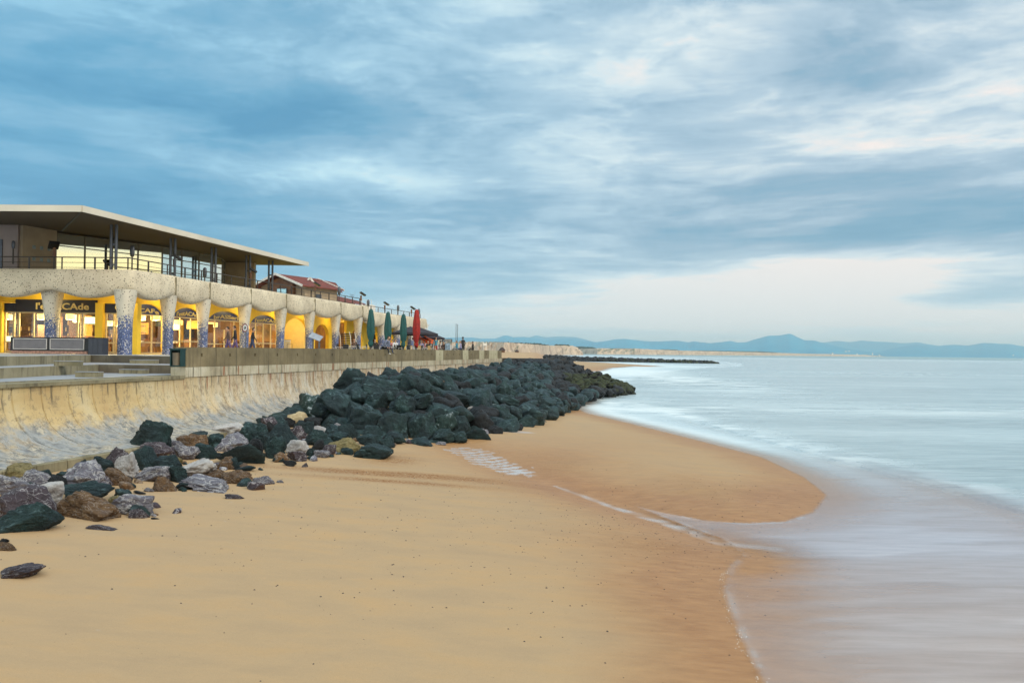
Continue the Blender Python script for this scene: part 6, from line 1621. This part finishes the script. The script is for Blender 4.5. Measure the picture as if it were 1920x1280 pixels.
p = onprom(822, 25.4); o = empty('snack_kiosk', p, AF, 'small white kiosk with pale counter behind the terrace guests', 'kiosk'); MB().box((0, 1.2, .55), (1.6, 3.0, 1.1)).build('counter', M_WHITE, o); MB().box((-.6, 1.2, 1.0), (.1, 3.0, 2.0)).build('back_panel', M_CREAM, o)
for px0, px1, y0, y1, lab in ((823.5, 831, 635, 640.5, 'dark name board at the left over the far terrace'), (832, 848, 635.4, 640.6, 'long dark name board right of the small one')):
    D = 79 if px0 < 830 else 84; a, b_ = at_Y(px0, y0, D), at_Y(px1, y1, D); o = empty('name_board', (a.x, D, ZF), 0, lab, 'sign')
    MB().box(((b_.x - a.x) / 2, 0, (a.z + b_.z) / 2 - ZF), (b_.x - a.x, .06, a.z - b_.z)).build('board', M_SIGN, o)
    mb = MB(); W_ = b_.x - a.x; zc = (a.z + b_.z) / 2 - ZF
    x = .06
    while x < W_ - .1: w_ = rnd.uniform(.05, .09); mb.box((x, -.04, zc + rnd.uniform(-.01, .01)), (w_, .02, .09)); x += w_ + .035
    mb.build('marks', M_WHITE, o)
    for x in (.05, W_ - .05): MB().tube([(x, 0, 0), (x, 0, a.z - ZF)], .03, 6).build('post', M_STEEL, o)
D = 80.5; a, b_ = at_Y(834.5, 642.5, D), at_Y(844.5, 657, D); o = empty('menu_board', (a.x, D, ZF), R(-5), 'pale blue menu board with dark frame standing near the far tables', 'sign board')
W_ = b_.x - a.x; MB().box((W_ / 2, 0, (a.z - ZF) / 2), (W_, .05, a.z - ZF)).build('frame', M_STEEL, o)
MB().box((W_ / 2, -.035, (a.z - ZF) / 2), (W_ * .9, .02, (a.z - ZF) * .94)).build('poster', plain('poster_blue', (.30, .42, .55), .5, var=.4, scale=5), o)
p = onprom(850, 22.9); o = empty('white_lounge_chair', p, R(150), 'white plastic chair between the menu board and the parapet sitters', 'chair'); MB().box((0, 0, .42), (.5, .5, .04)).build('seat', M_WHITE, o); MB().box((0, -.25, .75), (.48, .04, .6)).build('backrest', M_WHITE, o)
for x in (-.22, .22):
    for y in (-.22, .22): MB().tube([(x, y, 0), (x, y, .42)], .025, 6).build('leg', M_WHITE, o)
# bare poles
for px, yt, lab in ((855.2, 608, 'thin bare pole, left and taller of the pair'), (857.8, 609.5, 'thin bare pole, right one of the pair')):
    D = 112; a = at_Y(px, yt, D); o = empty('thin_pole', (a.x, D, 3), 0, lab, 'pole', 'pair of thin poles'); MB().tube([(0, 0, 0), (0, 0, a.z - 3)], [.05, .03], 6).build('shaft', M_STEEL, o); MB().lathe((0, 0, a.z - 3), [(.05, 0), (.05, .08), (.01, .1)], 8).build('cap', M_STEEL, o)
# white panel on two posts by the dune path
D = 130; a, b_ = at_Y(906, 643, D), at_Y(912.3, 648, D); o = empty('beach_notice', (a.x, D, 4), 0, 'white square notice on two thin posts on the dune', 'notice board')
W_ = b_.x - a.x; MB().box((W_ / 2, 0, (a.z + b_.z) / 2 - 4), (W_, .05, a.z - b_.z)).build('panel', M_WHITE, o)
for x in (0, W_): MB().tube([(x, .05, -1), (x, .05, a.z - 4 + .2)], .04, 6).build('post', M_WHITE, o)
for px, D, wpx, yt, yb, lab in ((941.5, 260, 13, 650.5, 659, 'dark conical thatched hut on the sand, larger one'), (969, 330, 9, 655, 660.5, 'smaller thatched hut further along the sand')):
    a = at_Y(px, yt, D); b_ = at_Y(px, yb, D); r_ = wpx / 2 / F * D; o = empty('thatched_hut', (b_.x, D, b_.z), 0, lab, 'hut', 'thatched huts on the sand')
    h = a.z - b_.z; vs_ = [(r_ * 1.05, h * .25), (r_ * .95, h * .38), (r_ * .5, h * .8), (.08, h)]
    MB().lathe((0, 0, 0), vs_, 12).build('thatched_roof', plain('thatch', (.06, .045, .045), .9, var=.3), o); MB().lathe((0, 0, -.3), [(r_ * .8, 0), (r_ * .8, h * .28 + .3)], 12).build('wall', M_WOOD1, o)
# white antenna-like mast with slanting twin on the roof end
for px0, y0, px1, y1, D, lab in ((795, 619, 795.5, 604, 103, 'white upright lamp mast with rungs at the end of the arcade roof'), (797, 618, 802, 608, 103.5, 'white slanting lamp mast with rungs at the end of the arcade roof')):
    a, b_ = at_Y(px0, y0, D), at_Y(px1, y1, D); o = empty('rung_mast', (a.x, a.y, a.z), 0, lab, 'mast', 'white masts at the arcade end'); v = b_ - a
    MB().tube([(0, 0, -3), v], .06, 6).build('mast', M_WHITE, o); mb = MB()
    for k in range(5): q = v * (.35 + .15 * k); mb.bar(q - Vector((.28, 0, -.04)), q + Vector((.28, 0, .04)), .05)
    mb.build('rungs', M_WHITE, o)

# ================================================================== near fittings: counter, bin, round sign, leaning panel
cw = empty('bar_counter', ((92 - 960) / F * 44.6, 44.6, ZF), 0, 'long black outdoor counter with two framed grey slatted panels on a brick plinth', 'counter')
X0, X1 = (20 - 960) / F * 44.6 - cw.location.x, (166 - 960) / F * 44.6 - cw.location.x
MB().box(((X0 + X1) / 2, .3, .10), (X1 - X0 - .1, .6, .16)).build('plinth', plain('brick_pink', (.36, .20, .15), .85, var=.3, scale=9), cw)
MB().box(((X0 + X1) / 2, .3, .56), (X1 - X0, .62, .76)).build('body', M_BLK, cw)
M_SLAT = plain('slat_grey', (.17, .165, .18), .6, var=.1, scale=2)
for a, b_ in ((26, 88), (95, 158)):
    xa, xb = (a - 960) / F * 44.6 - cw.location.x, (b_ - 960) / F * 44.6 - cw.location.x; pn = MB()
    for z in (.27, .845): pn.box(((xa + xb) / 2, -.03, z), (xb - xa, .05, .035))
    for x in (xa, xb): pn.box((x, -.03, .557), (.035, .05, .61))
    fr_ = pn.build('panel_frame', plain('frame_light', (.5, .48, .46), .5), cw); sm_ = MB()
    for k in range(11): sm_.box(((xa + xb) / 2, -.02, .31 + .05 * k), (xb - xa - .04, .02, .042))
    sm_.build('slats', M_SLAT, fr_)
ds = empty('service_cabinet', ((179.5 - 960) / F * 44.4, 44.4, ZF), 0, 'dark blue-black square cabinet at the right end of the counter', 'cabinet'); MB().box((0, .3, .46), (.82, .6, .92)).build('body', plain('cab_dark', (.035, .04, .055), .6), ds)
mb = MB()
for x in (-.27, 0, .27): mb.box((x, -.01, .46), (.25, .02, .86))
mb.build('door', plain('cab_dark', (.035, .04, .055), .6), ds); MB().box((0, .3, .93), (.86, .64, .03)).build('top', M_BLK, ds)
a = at_Y(331, 655, 34.9); o = empty('litter_bin', (a.x, 34.9, ZM), R(-10), 'dark green metal litter bin at the left end of the parapet', 'litter bin')
M_BIN = plain('bin_green', (.015, .05, .05), .5, .3)
mb = MB()
zt_ = a.z - ZM
for x in (-.24, .24): mb.box((x, .1, zt_ / 2 + .0), (.05, .34, zt_))
mb.box((0, .1, zt_ + .01), (.56, .42, .07)); mb.box((0, .1, .03), (.52, .38, .05)); mb.box((0, .27, zt_ / 2), (.46, .03, zt_)); mb.build('housing', M_BIN, o)
MB().lathe((-.02, .06, .06), [(.17, 0), (.18, .5), (.19, .55)], 16).build('liner', plain('bin_liner', (.16, .13, .09), .7), o)
a = at_line(461, 614.5, 23.4); o = empty('round_sign', (a.x, a.y, ZF), R(-30), 'round white prohibition sign with red ring on a thin post', 'road sign')
zc = a.z - ZF; MB().tube([(0, 0, 0), (0, 0, zc + .2)], .03, 8).build('post', M_STEEL, o)
def disc(mb, r0, r1, y, z, n=28):
    vs = []; 
    for r_ in (r0, r1):
        for k in range(n): q = 2 * math.pi * k / n; vs.append((r_ * math.cos(q), y, z + r_ * math.sin(q)))
    mb._add(vs, [(k, (k + 1) % n, n + (k + 1) % n, n + k) for k in range(n)])
q = MB(); q.lathe((0, 0, 0), [(.235, -.012), (.235, .012)], 28); q.v = [Vector((v.x, v.z - .045, zc + v.y)) for v in q.v]; dsc = q.build('disc', M_WHITE, o)
q = MB(); disc(q, .175, .225, -.062, zc); q.build('ring', plain('sign_red', (.35, .05, .05), .5), dsc)
q = MB(); disc(q, .215, .238, -.0635, zc); q.build('rim', M_BLK, dsc)
q = MB(); q.box((-.06, -.064, zc), (.03, .01, .15)); q.box((.02, -.064, zc + .02), (.03, .01, .13)); q.box((-.02, -.064, zc - .05), (.11, .01, .03)); q.box((.06, -.064, zc), (.03, .01, .1)); q.build('symbol', M_BLK, dsc)
p = onprom(592, 26.0); o = empty('lectern_panel', p, R(20), 'grey slanting information panel on metal legs before the arcade', 'information panel')
MB().box((0, 0, 1.35), (.9, .05, .6), M=Matrix.Rotation(R(-48), 3, 'X') @ Matrix.Rotation(R(32), 3, 'Y')).build('panel', plain('panel_grey', (.30, .33, .38), .35, .3), o)
for x in (-.2, .25): MB().box((x, 0, .6), (.12, .05, 1.2)).build('leg', M_STEEL, o)

# ================================================================== floodlights on the terrace edge
def flood(px, py, D, rz, label, grp='floodlights on the terrace railing', zb=None, oval=False, s_=1.0):
    a = at_Y(px, py, D); zb = zb or ZT; o = empty('oval_lamp' if oval else 'floodlight', (a.x, D, zb), rz, label, 'floodlight', grp); h = a.z - zb
    MB().tube([(0, 0, 0), (0, 0, h - .25 * s_)], .045, 8).build('pole', M_RAIL, o)
    if oval:
        q = MB(); q.lathe((0, 0, 0), [(.03, -.36), (.12, -.30), (.15, -.1), (.15, .1), (.12, .30), (.03, .36)], 12, (1.0, .6)); q.v = [Vector((v.x * s_, v.y * s_, v.z * s_ + h)) for v in q.v]; q.build('head', M_STEEL, o, smooth=True)
    else:
        MB().tube([(0, 0, h - .55 * s_), (0, 0, h - .05 * s_)], .09 * s_, 10).build('bracket', M_WOOD1, o)
        M_ = Matrix.Rotation(R(-32), 3, 'X')
        q = MB(); q.box((0, .0, 0), (.55 * s_, .62 * s_, .13 * s_), M=M_); q.box(M_ @ Vector((0, 0, -.075 * s_)), (.42 * s_, .48 * s_, .03), M=M_); q.v = [v + Vector((0, .18 * s_, h + .12 * s_)) for v in q.v]; q.build('head', M_BLK, o)
    return o
flood(102, 463, 47.4, R(40), 'black floodlight on a pole before the cream upper windows, leftmost one')
flood(327, 485, 53.0, R(-60), 'black floodlight by the second roof column pair'); flood(470, 509, 61.5, R(-65), 'black floodlight near the fourth roof column pair'); flood(591, 535, 72.5, R(-65), 'black floodlight in front of the villa porch'); flood(677, 553, 80.6, R(-65), 'black floodlight at the end of the high white band')
flood(721.5, 571, 88.4, R(-65), 'black floodlight on the lower wing, left one', zb=7.95); flood(771.5, 579, 95.5, R(-65), 'black floodlight on the lower wing, right one', zb=7.95)
flood(25, 459, 47.6, 0, 'slim oval lamp on the mauve upper wall at the left edge', zb=9.2, oval=True, s_=.7)
flood(248, 471, 49.0, 0, 'slim oval lamp standing above the corner pillar', oval=True); flood(384, 511, 56, 0, 'slim oval lamp between the second and third roof columns', oval=True); flood(636, 545, 75.8, 0, 'slim oval lamp against the red roofs', oval=True, s_=1.1)
flood(690.5, 568, 83.4, 0, 'slim oval lamp at the start of the lower wing', zb=7.95, oval=True, s_=1.0); flood(746.5, 577.5, 92, 0, 'slim oval lamp in the middle of the lower wing', zb=7.95, oval=True, s_=1.0); flood(785.5, 584, 99, 0, 'slim oval lamp at the end of the lower wing', zb=7.95, oval=True, s_=1.0)
HAZE_D = 0.7e-4
# ------------------------------------------------------------------ haze
m = bpy.data.materials.new('haze'); m.use_nodes = True; m.node_tree.nodes.clear(); t = NT(m.node_tree)
pv = t.add('ShaderNodeVolumePrincipled'); pv.inputs['Color'].default_value = (.80, .96, 1.0, 1); pv.inputs['Density'].default_value = HAZE_D; pv.inputs['Anisotropy'].default_value = .0
mo = t.add('ShaderNodeOutputMaterial'); t.l.new(pv.outputs[0], mo.inputs['Volume'])
hb = MB().box((0, 9000, 196), (52000, 24000, 402)).build('haze', m); tag(hb, kind='stuff')
